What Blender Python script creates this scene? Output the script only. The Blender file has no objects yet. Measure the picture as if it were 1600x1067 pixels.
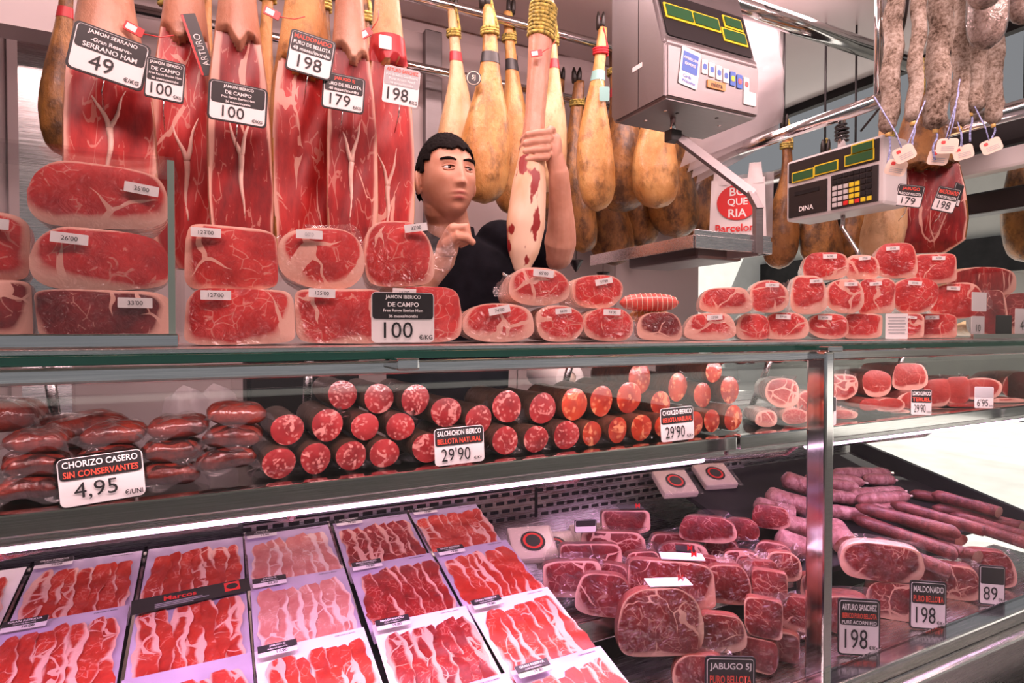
import bpy, bmesh, math, random
import numpy as np
from mathutils import Vector, Matrix, Euler
R = math.radians
random.seed(7); rng = np.random.default_rng(7)
scene = bpy.context.scene
col = scene.collection

# ------------------------------------------------------------------ camera
EYE = 1.42
F = 930.0
YAW = R(26.4); PITCH = R(-1.0)
cam_d = bpy.data.cameras.new('camera'); cam = bpy.data.objects.new('camera', cam_d); col.objects.link(cam)
cam.location = (0, 0, EYE)
cam.rotation_euler = Euler((R(90) + PITCH, 0, -YAW), 'XYZ')
cam_d.sensor_width = 36; cam_d.lens = F / 1600 * 36; cam_d.clip_start = .02; cam_d.clip_end = 200
scene.camera = cam
CM = cam.rotation_euler.to_matrix()
# ------------------------------------------------------------------ world, sun, stall lights
w = bpy.data.worlds.new('world'); scene.world = w; w.use_nodes = True
wn = w.node_tree.nodes; wn['Background'].inputs[0].default_value = (.93, .95, 1, 1); wn['Background'].inputs[1].default_value = 0.22
def area(name, loc, rot, sx, sy, power, color):
    l = bpy.data.lights.new(name, 'AREA'); l.shape = 'RECTANGLE'; l.size = sx; l.size_y = sy; l.energy = power; l.color = color
    o = bpy.data.objects.new(name, l); col.objects.link(o); o.location = loc; o.rotation_euler = rot
    return o
sun_d = bpy.data.lights.new('sun', 'SUN'); sun_d.energy = 9; sun_d.angle = R(.6); sun_d.color = (1, .93, .85)
sun = bpy.data.objects.new('sun', sun_d); col.objects.link(sun); sun.rotation_euler = Vector((-.55, .35, -1.0)).to_track_quat('-Z', 'Y').to_euler()
PINK = (1, .66, .64)
area('canopy_lamp_row', (.75, .50, 2.50), (R(28), 0, 0), 2.9, .16, 36, PINK)
area('stall_ceiling_lamp', (.9, 1.45, 2.60), (0, 0, 0), 2.2, .25, 26, (1, .70, .68))
area('case_lamp_under_worktop', (.75, .80, 1.372), (R(24), 0, 0), 2.8, .03, 9, (1, .66, .68))
area('case_lamp_under_shelf', (.75, .93, 1.152), (R(3), 0, 0), 2.8, .04, 9.5, (1, .54, .92))
vs = scene.view_settings; vs.view_transform = 'Standard'; vs.look = 'None'; vs.exposure = 0.15; vs.gamma = 1.0; vs.use_curve_mapping = False

# ------------------------------------------------------------------ placement helpers (pixel of the photograph -> a point of the place)
def ray(u, v):
    return CM @ Vector(((u - 800) / F, (533.5 - v) / F, -1))
def P(u, v, Y):
    d = ray(u, v); return Vector((0, 0, EYE)) + d * (Y / d.y)
def PX(u, v, X):
    d = ray(u, v); return Vector((0, 0, EYE)) + d * (X / d.x)
def mpp(u, Y):                       # metres per pixel for something facing the camera there
    d = ray(u, 520); return (Y / d.y) / F
DK0, DK1 = .605, .243                # sloping display deck z = DK0 + DK1*Y
def PD(u, v, h=0):
    d = ray(u, v); t = (DK0 + h - EYE) / (d.z - DK1 * d.y); return Vector((0, 0, EYE)) + d * t
def face_yaw(p, k=1.0):
    return -math.atan2(p.x, p.y) * k

# ------------------------------------------------------------------ materials
MATS = {}
def nodes_of(name):
    m = bpy.data.materials.new(name); m.use_nodes = True
    nt = m.node_tree; b = nt.nodes['Principled BSDF']; MATS[name] = m
    return m, nt, b
def N(nt, t, **kw):
    n = nt.nodes.new(t)
    for k, v in kw.items():
        if k in n.inputs.keys(): n.inputs[k].default_value = v
        else: setattr(n, k, v)
    return n
def ramp(nt, fac, stops):
    r = nt.nodes.new('ShaderNodeValToRGB'); e = r.color_ramp.elements
    while len(e) < len(stops): e.new(.5)
    for i, (p, c) in enumerate(stops): e[i].position = p; e[i].color = (*c, 1) if len(c) == 3 else c
    nt.links.new(fac, r.inputs[0]); return r
def mixc(nt, fac, a, b):
    m = nt.nodes.new('ShaderNodeMix'); m.data_type = 'RGBA'
    for s, v in ((m.inputs[0], fac), (m.inputs[6], a), (m.inputs[7], b)):
        if hasattr(v, 'links'): nt.links.new(v, s)
        elif isinstance(v, (int, float)): s.default_value = v
        else: s.default_value = (*v, 1)
    return m.outputs[2]
def math_n(nt, op, a, b=0.0):
    m = nt.nodes.new('ShaderNodeMath'); m.operation = op
    for i, v in enumerate((a, b)):
        if hasattr(v, 'links'): nt.links.new(v, m.inputs[i])
        else: m.inputs[i].default_value = v
    return m.outputs[0]
def coords(nt, scale=(1, 1, 1)):
    tc = nt.nodes.new('ShaderNodeTexCoord'); oi = nt.nodes.new('ShaderNodeObjectInfo')
    mp = nt.nodes.new('ShaderNodeMapping'); nt.links.new(tc.outputs['Object'], mp.inputs[0]); mp.inputs['Scale'].default_value = scale
    cmb = nt.nodes.new('ShaderNodeCombineXYZ')
    for i, k in enumerate((37., 91., 53.)): nt.links.new(math_n(nt, 'MULTIPLY', oi.outputs['Random'], k), cmb.inputs[i])
    nt.links.new(cmb.outputs[0], mp.inputs['Location'])
    return mp.outputs[0]
def bump(nt, h, strength=.3, dist=.01):
    b = nt.nodes.new('ShaderNodeBump'); b.inputs['Strength'].default_value = strength; b.inputs['Distance'].default_value = dist
    nt.links.new(h, b.inputs['Height']); return b.outputs[0]
def plain(name, c, rough=.5, metal=0, spec=.5, noise=0, nscale=30, coat=0):
    m, nt, b = nodes_of(name)
    b.inputs['Base Color'].default_value = (*c, 1); b.inputs['Roughness'].default_value = rough; b.inputs['Metallic'].default_value = metal
    b.inputs['Specular IOR Level'].default_value = spec; b.inputs['Coat Weight'].default_value = coat; b.inputs['Coat Roughness'].default_value = .08
    if noise:
        co = coords(nt); n = N(nt, 'ShaderNodeTexNoise', Scale=nscale, Detail=5.); nt.links.new(co, n.inputs[0])
        lo = tuple(x * (1 - noise) for x in c); hi = tuple(min(1, x * (1 + noise)) for x in c)
        r = ramp(nt, n.outputs[0], [(.3, lo), (.7, hi)]); nt.links.new(r.outputs[0], b.inputs['Base Color'])
        nt.links.new(bump(nt, n.outputs[0], .15, .003), b.inputs['Normal'])
    return m
def brushed(name, c, rough=.25):
    m, nt, b = nodes_of(name); b.inputs['Metallic'].default_value = 1
    co = coords(nt, (2, 40, 160)); n = N(nt, 'ShaderNodeTexNoise', Scale=6., Detail=4.); nt.links.new(co, n.inputs[0])
    r = ramp(nt, n.outputs[0], [(.3, tuple(x * .82 for x in c)), (.7, c)]); nt.links.new(r.outputs[0], b.inputs['Base Color'])
    rr = ramp(nt, n.outputs[0], [(.2, (rough * .7,) * 3), (.8, (rough * 1.4,) * 3)]); nt.links.new(rr.outputs[0], b.inputs['Roughness'])
    return m
steel = brushed('brushed_steel', (.72, .69, .69)); chrome = brushed('polished_steel', (.80, .78, .78), .10)
scale_steel = brushed('scale_steel', (.30, .275, .28), .46)
def meat(name, deep, mid, cs=(1, 1, 1), *,  fat=(.74, .40, .32), vein=.5, wrap=.0, rim=.010, vscale=16, skin=None):
    m, nt, b = nodes_of(name); co = coords(nt, cs)
    n1 = N(nt, 'ShaderNodeTexNoise', Scale=22., Detail=6., Roughness=.65); nt.links.new(co, n1.inputs[0])
    n2 = N(nt, 'ShaderNodeTexNoise', Scale=9., Detail=3.); nt.links.new(co, n2.inputs[0])
    base = ramp(nt, n1.outputs[0], [(.30, deep), (.62, mid), (.85, tuple(min(1, x * 1.25 + .02) for x in mid))])
    # wandering seams of fat
    add = nt.nodes.new('ShaderNodeVectorMath'); add.operation = 'MULTIPLY_ADD'
    nt.links.new(n2.outputs['Color'], add.inputs[0]); add.inputs[1].default_value = (.09, .09, .09); nt.links.new(co, add.inputs[2])
    v = N(nt, 'ShaderNodeTexVoronoi', Scale=float(vscale)); v.feature = 'DISTANCE_TO_EDGE'; nt.links.new(add.outputs[0], v.inputs['Vector'])
    wid = ramp(nt, n2.outputs[0], [(.50, (0, 0, 0)), (.74, (.10 * vein,) * 3)])
    vm = math_n(nt, 'LESS_THAN', v.outputs['Distance'], wid.outputs[0])
    v2 = N(nt, 'ShaderNodeTexVoronoi', Scale=float(vscale * 4.2)); v2.feature = 'DISTANCE_TO_EDGE'; nt.links.new(add.outputs[0], v2.inputs['Vector'])
    vm2 = math_n(nt, 'MULTIPLY', math_n(nt, 'LESS_THAN', v2.outputs['Distance'], .035), math_n(nt, 'GREATER_THAN', n1.outputs[0], .53))
    c1 = mixc(nt, math_n(nt, 'MULTIPLY', vm2, .40 * min(1, vein * 1.6)), base.outputs[0], fat)
    c2 = mixc(nt, math_n(nt, 'MULTIPLY', vm, .85), c1, fat)
    at = nt.nodes.new('ShaderNodeAttribute'); at.attribute_name = 'rim'
    edge = math_n(nt, 'ADD', at.outputs['Fac'], math_n(nt, 'MULTIPLY', math_n(nt, 'SUBTRACT', n2.outputs[0], .5), -.05))
    rm = ramp(nt, edge, [(rim * .6, (1, 1, 1)), (rim * 1.0 + .002, (0, 0, 0))])
    c3 = mixc(nt, rm.outputs[0], c2, fat)
    nt.links.new(c3, b.inputs['Base Color']); b.inputs['Roughness'].default_value = .42
    b.inputs['Subsurface Weight'].default_value = 0
    if wrap:
        b.inputs['Coat Weight'].default_value = wrap; b.inputs['Coat Roughness'].default_value = .06
        w1 = N(nt, 'ShaderNodeTexNoise', Scale=52., Detail=3., Distortion=1.8); nt.links.new(co, w1.inputs[0])
        nt.links.new(bump(nt, w1.outputs[0], 1.0, .028), b.inputs['Coat Normal'])
    nt.links.new(bump(nt, n1.outputs[0], .25, .004), b.inputs['Normal'])
    return m
M_ham = meat('cured_ham_cut', (.25, .009, .011), (.54, .030, .028), (1.5, 1, .42), vein=.75, rim=.007, vscale=9)
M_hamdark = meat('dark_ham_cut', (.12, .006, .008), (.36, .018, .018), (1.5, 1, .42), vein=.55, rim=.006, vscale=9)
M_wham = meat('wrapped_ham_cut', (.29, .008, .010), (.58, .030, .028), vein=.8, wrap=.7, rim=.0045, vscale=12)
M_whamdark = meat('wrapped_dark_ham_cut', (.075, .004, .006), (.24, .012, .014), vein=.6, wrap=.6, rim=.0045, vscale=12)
M_coppa = meat('coppa_cut', (.22, .008, .012), (.42, .028, .028), vein=1.3, wrap=.5, rim=.0025, vscale=30)
M_lomo = meat('lomo_cut', (.26, .012, .010), (.44, .035, .026), vein=.15, wrap=.5, rim=.0018, vscale=24)
M_slice = meat('ham_slice', (.32, .012, .008), (.58, .045, .022), fat=(.80, .46, .38), vein=.8, wrap=.35, rim=.0012, vscale=20)
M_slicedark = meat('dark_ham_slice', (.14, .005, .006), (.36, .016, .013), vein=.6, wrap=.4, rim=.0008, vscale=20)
M_slicepale = meat('pale_ham_slice', (.50, .13, .11), (.66, .28, .23), fat=(.82, .60, .54), vein=.7, wrap=.3, rim=.0012, vscale=20)
def rind(name, a, bcol, dark, amount=.5, wrap=0, fs=1.0):
    m, nt, b = nodes_of(name); co = coords(nt, (1, 1, .6))
    n1 = N(nt, 'ShaderNodeTexNoise', Scale=7. * fs, Detail=6., Roughness=.6); n2 = N(nt, 'ShaderNodeTexNoise', Scale=40. * fs, Detail=5.)
    n3 = N(nt, 'ShaderNodeTexNoise', Scale=11. * fs, Detail=8., Roughness=.72)
    for n in (n1, n2, n3): nt.links.new(co, n.inputs[0])
    base = ramp(nt, n1.outputs[0], [(.32, a), (.68, bcol)])
    dk = ramp(nt, n3.outputs[0], [(.62 - .22 * amount, (0, 0, 0)), (.74 - .16 * amount, (1, 1, 1))])
    c = mixc(nt, math_n(nt, 'MULTIPLY', dk.outputs[0], .8), base.outputs[0], dark)
    nt.links.new(c, b.inputs['Base Color']); b.inputs['Roughness'].default_value = .38
    b.inputs['Coat Weight'].default_value = max(.25, wrap); b.inputs['Coat Roughness'].default_value = .22 if not wrap else .07
    nt.links.new(bump(nt, math_n(nt, 'ADD', n2.outputs[0], math_n(nt, 'MULTIPLY', n3.outputs[0], 2.0)), .5, .006), b.inputs['Normal'])
    if wrap:
        w1 = N(nt, 'ShaderNodeTexNoise', Scale=30., Detail=3., Distortion=1.5); nt.links.new(co, w1.inputs[0])
        nt.links.new(bump(nt, w1.outputs[0], .7, .012), b.inputs['Coat Normal'])
    return m
M_rind = rind('ham_rind_golden', (.52, .21, .045), (.74, .42, .15), (.16, .07, .02), .60, fs=1.7)
M_rindpale = rind('ham_rind_pale', (.66, .36, .15), (.80, .55, .32), (.34, .17, .07), .42, fs=1.7)
M_rinddark = rind('ham_rind_dark', (.26, .10, .03), (.52, .24, .06), (.035, .016, .010), .85, fs=1.7)
M_skinflap = rind('ham_skin_pinkish', (.48, .18, .10), (.66, .37, .25), (.42, .15, .09), .35)
M_fatside = rind('wrapped_fat_side', (.78, .45, .36), (.86, .62, .52), (.55, .18, .13), .35, wrap=.9)
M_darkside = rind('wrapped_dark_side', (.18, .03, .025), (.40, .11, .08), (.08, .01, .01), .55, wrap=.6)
M_hoof = plain('black_hoof', (.025, .02, .018), .4, noise=.5)
M_fat = plain('white_ham_fat', (.80, .52, .44), .45, noise=.12, nscale=60)
def sausage_cut(name, red, red2, fat, fscale, dens):
    m, nt, b = nodes_of(name); co = coords(nt)
    v = N(nt, 'ShaderNodeTexVoronoi', Scale=float(fscale)); n = N(nt, 'ShaderNodeTexNoise', Scale=30., Detail=4.); n2 = N(nt, 'ShaderNodeTexNoise', Scale=float(fscale * .55), Detail=3., Distortion=1.0)
    for k in (v, n, n2): nt.links.new(co, k.inputs[0])
    base = ramp(nt, n.outputs[0], [(.35, red), (.65, red2)])
    f = ramp(nt, n2.outputs[0], [(dens, (0, 0, 0)), (dens + .06, (1, 1, 1))])
    sp = ramp(nt, v.outputs['Distance'], [(.22, (1, 1, 1)), (.36, (0, 0, 0))])
    k = math_n(nt, 'MAXIMUM', math_n(nt, 'MULTIPLY', f.outputs[0], .85), math_n(nt, 'MULTIPLY', sp.outputs[0], .5))
    nt.links.new(mixc(nt, k, base.outputs[0], fat), b.inputs['Base Color']); b.inputs['Roughness'].default_value = .4
    b.inputs['Coat Weight'].default_value = .8; b.inputs['Coat Roughness'].default_value = .06
    nt.links.new(bump(nt, n.outputs[0], .6, .008), b.inputs['Coat Normal'])
    return m
M_salami = sausage_cut('salchichon_cut', (.20, .009, .013), (.38, .028, .032), (.66, .28, .25), 130, .57)
M_chorizo = sausage_cut('chorizo_cut', (.25, .010, .005), (.48, .045, .012), (.70, .28, .13), 75, .59)
M_casing = rind('sausage_casing_dark', (.045, .022, .016), (.10, .05, .03), (.018, .008, .006), .4, wrap=.15, fs=4)
M_chcasing = rind('chorizo_casing', (.07, .022, .012), (.14, .05, .025), (.03, .010, .008), .5, wrap=.15, fs=4)
M_chlink = rind('chorizo_link', (.11, .008, .006), (.27, .028, .012), (.04, .004, .004), .7, wrap=.9, fs=4)
def mould():
    m, nt, b = nodes_of('grey_mould_skin'); co = coords(nt); n1 = N(nt, 'ShaderNodeTexNoise', Scale=95., Detail=8., Roughness=.75); n2 = N(nt, 'ShaderNodeTexNoise', Scale=18., Detail=4.)
    for q in (n1, n2): nt.links.new(co, q.inputs[0])
    k = math_n(nt, 'ADD', math_n(nt, 'MULTIPLY', n1.outputs[0], .65), math_n(nt, 'MULTIPLY', n2.outputs[0], .35))
    r = ramp(nt, k, [(.38, (.07, .045, .03)), (.47, (.26, .20, .155)), (.56, (.44, .37, .31)), (.70, (.60, .54, .48))]); nt.links.new(r.outputs[0], b.inputs['Base Color']); b.inputs['Roughness'].default_value = .9; b.inputs['Specular IOR Level'].default_value = .15
    nt.links.new(bump(nt, k, .9, .006), b.inputs['Normal']); return m
M_mold = mould()
M_stick = rind('dark_red_sausage', (.15, .030, .026), (.30, .085, .075), (.06, .012, .012), .7, fs=4)
M_fuet = rind('pink_white_sausage', (.36, .12, .11), (.62, .36, .33), (.20, .045, .045), .75, wrap=.3, fs=4)
M_black = plain('black_plastic', (.018, .016, .018), .35); M_sign = plain('sign_black', (.030, .028, .030), .4)
M_white = plain('white_card', (.86, .82, .82), .5); M_paper = plain('white_paper', (.88, .85, .83), .8, noise=.04)
M_red = plain('red_print', (.88, .10, .06), .5); M_redtag = plain('red_plastic', (.72, .03, .03), .35)
M_wtext = plain('white_print', (.88, .86, .85), .5); M_ktext = plain('black_print', (.02, .02, .022), .5); M_grey = plain('grey_print', (.45, .45, .47), .5)
M_wall = plain('wall_pink_white_panel', (.56, .47, .47), .32, noise=.03, nscale=4); M_ceil = plain('ceiling_white_panel', (.62, .54, .54), .35, noise=.02, nscale=3)
M_dark = plain('dark_steel_cupboard', (.018, .016, .017), .6, spec=.25, noise=.3, nscale=5)
M_floor = plain('market_floor', (.50, .49, .48), .6, noise=.12, nscale=3)
M_shirt = plain('black_cloth', (.009, .009, .013), .95, spec=.08, noise=.4, nscale=20); M_trouser = plain('black_trouser', (.009, .009, .011), .95, spec=.08)
M_rope = plain('yellow_black_rope', (.42, .33, .08), .8, noise=.9, nscale=120); M_redrope = plain('red_rope', (.55, .02, .03), .8, noise=.4, nscale=90)
M_blue = plain('blue_white_string', (.30, .34, .62), .8, noise=.7, nscale=160)
M_tray = plain('purple_silver_card', (.62, .53, .72), .3, metal=.25, noise=.12, nscale=14, coat=.4)
M_band = plain('red_foil_band', (.55, .04, .05), .35); M_teal = plain('teal_card', (.25, .48, .45), .6); M_gold = plain('golden_band', (.75, .50, .16), .4)
M_yel = plain('yellow_bezel', (.78, .62, .03), .45); M_lcd = plain('green_display', (.02, .10, .035), .3)
M_card = plain('tag_card', (.80, .66, .55), .7, noise=.06); M_cheese = plain('pale_cheese', (.82, .70, .56), .5, noise=.06, coat=.7)
M_greytone = plain('light_grey_plastic', (.62, .60, .60), .45); M_beige = plain('hall_roof', (.52, .50, .46), .7, noise=.06, nscale=2)
M_hair = plain('black_hair', (.008, .006, .006), .95, spec=.12, noise=.7, nscale=260); M_eyew = plain('eye_white', (.75, .70, .68), .25); M_iris = plain('dark_iris', (.025, .012, .008), .15)
M_blu = plain('blue_print', (.03, .12, .50), .45); M_hallw = plain('hall_wall_white', (.82, .82, .80), .8, noise=.05, nscale=3)
M_net = plain('red_netting', (.62, .10, .08), .45, noise=.3, nscale=60, coat=.5); M_org = plain('orange_print', (.6, .25, .05), .4)
def skin_mat():
    m, nt, b = nodes_of('person_skin'); co = coords(nt); n = N(nt, 'ShaderNodeTexNoise', Scale=30., Detail=5.); nt.links.new(co, n.inputs[0])
    base = ramp(nt, n.outputs[0], [(.3, (.56, .27, .18)), (.7, (.66, .35, .25))])
    at = nt.nodes.new('ShaderNodeAttribute'); at.attribute_name = 'lip'
    nt.links.new(mixc(nt, at.outputs['Fac'], base.outputs[0], (.40, .10, .09)), b.inputs['Base Color']); b.inputs['Roughness'].default_value = .5
    b.inputs['Subsurface Weight'].default_value = .12; b.inputs['Subsurface Radius'].default_value = (.01, .004, .002); b.inputs['Subsurface Scale'].default_value = .5
    return m
M_skin = skin_mat()
def thin_glass(name, tint=(1, 1, 1), haze=0.0, ior=1.5, rough=0.0, gain=1.0):
    m = bpy.data.materials.new(name); m.use_nodes = True; nt = m.node_tree; nt.nodes.remove(nt.nodes['Principled BSDF'])
    out = nt.nodes['Material Output']; t = N(nt, 'ShaderNodeBsdfTransparent'); t.inputs[0].default_value = (*tint, 1)
    g = N(nt, 'ShaderNodeBsdfGlossy'); g.inputs['Roughness'].default_value = rough
    lw = N(nt, 'ShaderNodeLayerWeight'); lw.inputs[0].default_value = .5           # Schlick: same from both sides of a thin sheet
    fr = math_n(nt, 'ADD', math_n(nt, 'MULTIPLY', math_n(nt, 'POWER', lw.outputs['Facing'], 5.0), .9), .04)
    mx = nt.nodes.new('ShaderNodeMixShader'); nt.links.new(math_n(nt, 'MINIMUM', math_n(nt, 'MULTIPLY', fr, gain), 1.0), mx.inputs[0]); nt.links.new(t.outputs[0], mx.inputs[1]); nt.links.new(g.outputs[0], mx.inputs[2])
    res = mx.outputs[0]
    if haze:
        d = N(nt, 'ShaderNodeBsdfDiffuse'); d.inputs[0].default_value = (.70, .65, .67, 1); tl = N(nt, 'ShaderNodeBsdfTranslucent'); tl.inputs[0].default_value = (.70, .65, .67, 1)
        a = nt.nodes.new('ShaderNodeMixShader'); nt.links.new(d.outputs[0], a.inputs[1]); nt.links.new(tl.outputs[0], a.inputs[2])
        m2 = nt.nodes.new('ShaderNodeMixShader'); m2.inputs[0].default_value = haze; nt.links.new(res, m2.inputs[1]); nt.links.new(a.outputs[0], m2.inputs[2]); res = m2.outputs[0]
        tc = nt.nodes.new('ShaderNodeTexCoord'); n = N(nt, 'ShaderNodeTexNoise', Scale=40., Detail=3., Distortion=1.2); nt.links.new(tc.outputs['Object'], n.inputs[0])
        nt.links.new(bump(nt, n.outputs[0], .8, .01), g.inputs['Normal'])
    nt.links.new(res, out.inputs[0]); MATS[name] = m; return m
M_glass = thin_glass('clear_glass', (.975, .985, .98), gain=.7); M_acryl = thin_glass('clear_acrylic', (.97, .965, .965), gain=.6)
M_wrap = thin_glass('clear_plastic_wrap', (.96, .93, .94), haze=.07, rough=.08, gain=1.6)
M_film = thin_glass('thin_clear_film', (.98, .96, .96), haze=.02, rough=.06, gain=1.3)
M_bag = thin_glass('milky_plastic_bag', (.95, .93, .93), haze=.62, rough=.15, gain=1.5)
M_gedge = plain('green_glass_edge', (.012, .075, .052), .12, coat=.6)
M_gedge2 = plain('pale_glass_edge', (.22, .30, .26), .15)
def emis(name, c, s):
    m, nt, b = nodes_of(name); b.inputs['Emission Color'].default_value = (*c, 1); b.inputs['Emission Strength'].default_value = s; b.inputs['Base Color'].default_value = (*c, 1); return m
M_tube = emis('lit_tube', (1, .62, .92), 5)

# ------------------------------------------------------------------ mesh helpers
def mesh(name, v, f, mat, parent=None, smooth=True, attr=None):
    me = bpy.data.meshes.new(name); me.from_pydata([tuple(map(float, p)) for p in v], [], [tuple(int(i) for i in q) for q in f]); me.update()
    if smooth:
        me.polygons.foreach_set('use_smooth', [True] * len(me.polygons))
    if attr:
        for k, vals in attr.items():
            a = me.attributes.new(k, 'FLOAT', 'POINT'); a.data.foreach_set('value', np.asarray(vals, dtype=np.float32))
    me.materials.append(mat)
    o = bpy.data.objects.new(name, me); col.objects.link(o)
    if parent: o.parent = parent
    return o
def link_mesh(name, me, parent=None, loc=(0, 0, 0), rot=(0, 0, 0), scale=(1, 1, 1)):
    o = bpy.data.objects.new(name, me); col.objects.link(o); o.location = loc; o.rotation_euler = rot; o.scale = scale
    if parent: o.parent = parent
    return o
def tag(o, label, cat, group=None):
    o['label'] = label; o['category'] = cat
    if group: o['group'] = group
    return o
def struct(o, kind='structure'):
    o['kind'] = kind; return o
def thing(name, label, cat, loc=(0, 0, 0), rot=(0, 0, 0), group=None):
    o = bpy.data.objects.new(name, None); col.objects.link(o); o.location = loc; o.rotation_euler = rot if hasattr(rot, '__len__') else (0, 0, rot); o.empty_display_size = .03
    return tag(o, label, cat, group)
def bx(x0, x1, y0, y1, z0, z1, bev=0):
    bm = bmesh.new(); bmesh.ops.create_cube(bm, size=1)
    for q in bm.verts: q.co = Vector(((x0 + x1) / 2 + q.co.x * (x1 - x0), (y0 + y1) / 2 + q.co.y * (y1 - y0), (z0 + z1) / 2 + q.co.z * (z1 - z0)))
    if bev: bmesh.ops.bevel(bm, geom=bm.edges[:], offset=bev, segments=2, affect='EDGES', profile=.6)
    return bm
def bobj(name, bm, mat, parent=None, smooth=False):
    me = bpy.data.meshes.new(name); bm.to_mesh(me); bm.free(); me.materials.append(mat)
    if smooth: me.polygons.foreach_set('use_smooth', [True] * len(me.polygons))
    o = bpy.data.objects.new(name, me); col.objects.link(o)
    if parent: o.parent = parent
    return o
def box(name, x0, x1, y0, y1, z0, z1, mat, parent=None, bev=0): return bobj(name, bx(x0, x1, y0, y1, z0, z1, bev), mat, parent)
def loft(rings, cap=True):
    rings = [np.asarray(r, float) for r in rings]; n = len(rings[0]); v = np.concatenate(rings); f = []
    for i in range(len(rings) - 1):
        for j in range(n):
            k = (j + 1) % n; f.append((i * n + j, i * n + k, (i + 1) * n + k, (i + 1) * n + j))
    if cap:
        f.append(tuple(range(n - 1, -1, -1))); m = (len(rings) - 1) * n; f.append(tuple(range(m, m + n)))
    return v, f
def tube_vf(pts, rad, n=10, closed_caps=True):
    pts = [Vector(p) for p in pts]; rad = [rad] * len(pts) if isinstance(rad, (int, float)) else rad
    rings = []; up = None
    for i, p in enumerate(pts):
        t = (pts[min(i + 1, len(pts) - 1)] - pts[max(i - 1, 0)]).normalized()
        if up is None: up = t.orthogonal().normalized()
        up = (up - t * up.dot(t)).normalized(); b = t.cross(up)
        rings.append([p + (up * math.cos(a) + b * math.sin(a)) * rad[i] for a in np.linspace(0, 2 * math.pi, n, endpoint=False)])
    return loft(rings, closed_caps)
def tube(name, pts, rad, mat, parent=None, n=10):
    v, f = tube_vf(pts, rad, n); return mesh(name, v, f, mat, parent)
def smooth_path(pts, n=24):
    pts = np.array([tuple(p) for p in pts], float); out = []
    q = np.vstack([2 * pts[0] - pts[1], pts, 2 * pts[-1] - pts[-2]])
    for i in range(len(pts) - 1):
        p0, p1, p2, p3 = q[i:i + 4]
        for t in np.linspace(0, 1, max(2, n // (len(pts) - 1)), endpoint=False):
            out.append(.5 * (2 * p1 + (p2 - p0) * t + (2 * p0 - 5 * p1 + 4 * p2 - p3) * t * t + (3 * p1 - p0 - 3 * p2 + p3) * t ** 3))
    out.append(pts[-1]); return [Vector(p) for p in out]
def rrect(w, h, r, n=5):
    pts = []
    for cx, cy, a0 in ((w / 2 - r, h / 2 - r, 0), (-w / 2 + r, h / 2 - r, 90), (-w / 2 + r, -h / 2 + r, 180), (w / 2 - r, -h / 2 + r, 270)):
        for a in np.linspace(a0, a0 + 90, n): pts.append((cx + r * math.cos(R(a)), cy + r * math.sin(R(a))))
    return pts
def panel(name, w, h, r, y0, y1, mat, parent=None, cx=0, cz=0):     # rounded plate in the xz plane, front at y0
    o = rrect(w, h, r); rings = [[(cx + x, y1, cz + z) for x, z in o], [(cx + x, y0, cz + z) for x, z in o]]
    v, f = loft(rings); return mesh(name, v, f, mat, parent, smooth=False)
_txt = {}
def text_mesh(s, bold=False):
    if (s, bold) in _txt: return _txt[(s, bold)]
    c = bpy.data.curves.new('lettering', 'FONT'); c.body = s; c.size = 1; c.resolution_u = 3
    if bold: c.offset = .018
    o = bpy.data.objects.new('lettering', c); col.objects.link(o); bpy.context.view_layer.update()
    me = bpy.data.meshes.new_from_object(o.evaluated_get(bpy.context.evaluated_depsgraph_get())); bpy.data.objects.remove(o)
    v = np.array([tuple(q.co) for q in me.vertices]) if len(me.vertices) else np.zeros((1, 3))
    lo, hi = v.min(0), v.max(0)
    for q in me.vertices: q.co = (q.co.x - (lo[0] + hi[0]) / 2, 0, q.co.y - (lo[1] + hi[1]) / 2)
    _txt[(s, bold)] = (me, hi[0] - lo[0], hi[1] - lo[1]); return _txt[(s, bold)]
_tm = {}
def letter(s, mat, parent, cx, cz, h, maxw, y, bold=False, name='lettering', roll=0):
    me, tw, th = text_mesh(s, bold); key = (s, bold, mat.name)
    if key not in _tm:
        m2 = me.copy(); m2.materials.clear(); m2.materials.append(mat); _tm[key] = m2
    sz = h / max(th, 1e-4); sx = min(sz, maxw / max(tw, 1e-4))
    return link_mesh(name, _tm[key], parent, (cx, y, cz), (0, roll, 0), (sx, 1, sz))

# ------------------------------------------------------------------ the stall
def wallbox(name, *a, **k): return struct(box(name, *a, **k))
CT = 1.400        # worktop height
struct(mesh('floor', [(-14, -14, 0), (26, -14, 0), (26, 26, 0), (-14, 26, 0)], [(0, 1, 2, 3)], M_floor, smooth=False))
wallbox('trim_1', -1.2, 2.15, 1.50, 2.2, 0, .20, M_dark)                      # raised boards behind the counter
back = wallbox('wall_back', -1.2, 2.10, 2.24, 2.34, 0, 2.62, M_wall)
for i, x in enumerate((-.55, .10, .62, 1.12, 1.62)):
    box('panel', x + .005, x + (.52 if i else .60) - .005, 2.228, 2.245, .25, 2.57, M_wall, back, .003)
box('steel_column', P(664, 200, 2.2).x, P(690, 200, 2.2).x, 2.19, 2.23, .25, 2.57, scale_steel, back, .004)
wallbox('ceiling', -1.2, 2.78, .30, 2.34, 2.62, 2.70, M_ceil)
for i, x in enumerate((-1.0, .2, 1.5)): box('panel', x, x + 1.19, .34, 2.22, 2.612, 2.622, M_ceil, bpy.data.objects['ceiling'], .002)
wallbox('trim_2', 2.76, 2.80, .30, 2.34, 2.58, 2.64, M_dark)
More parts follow.
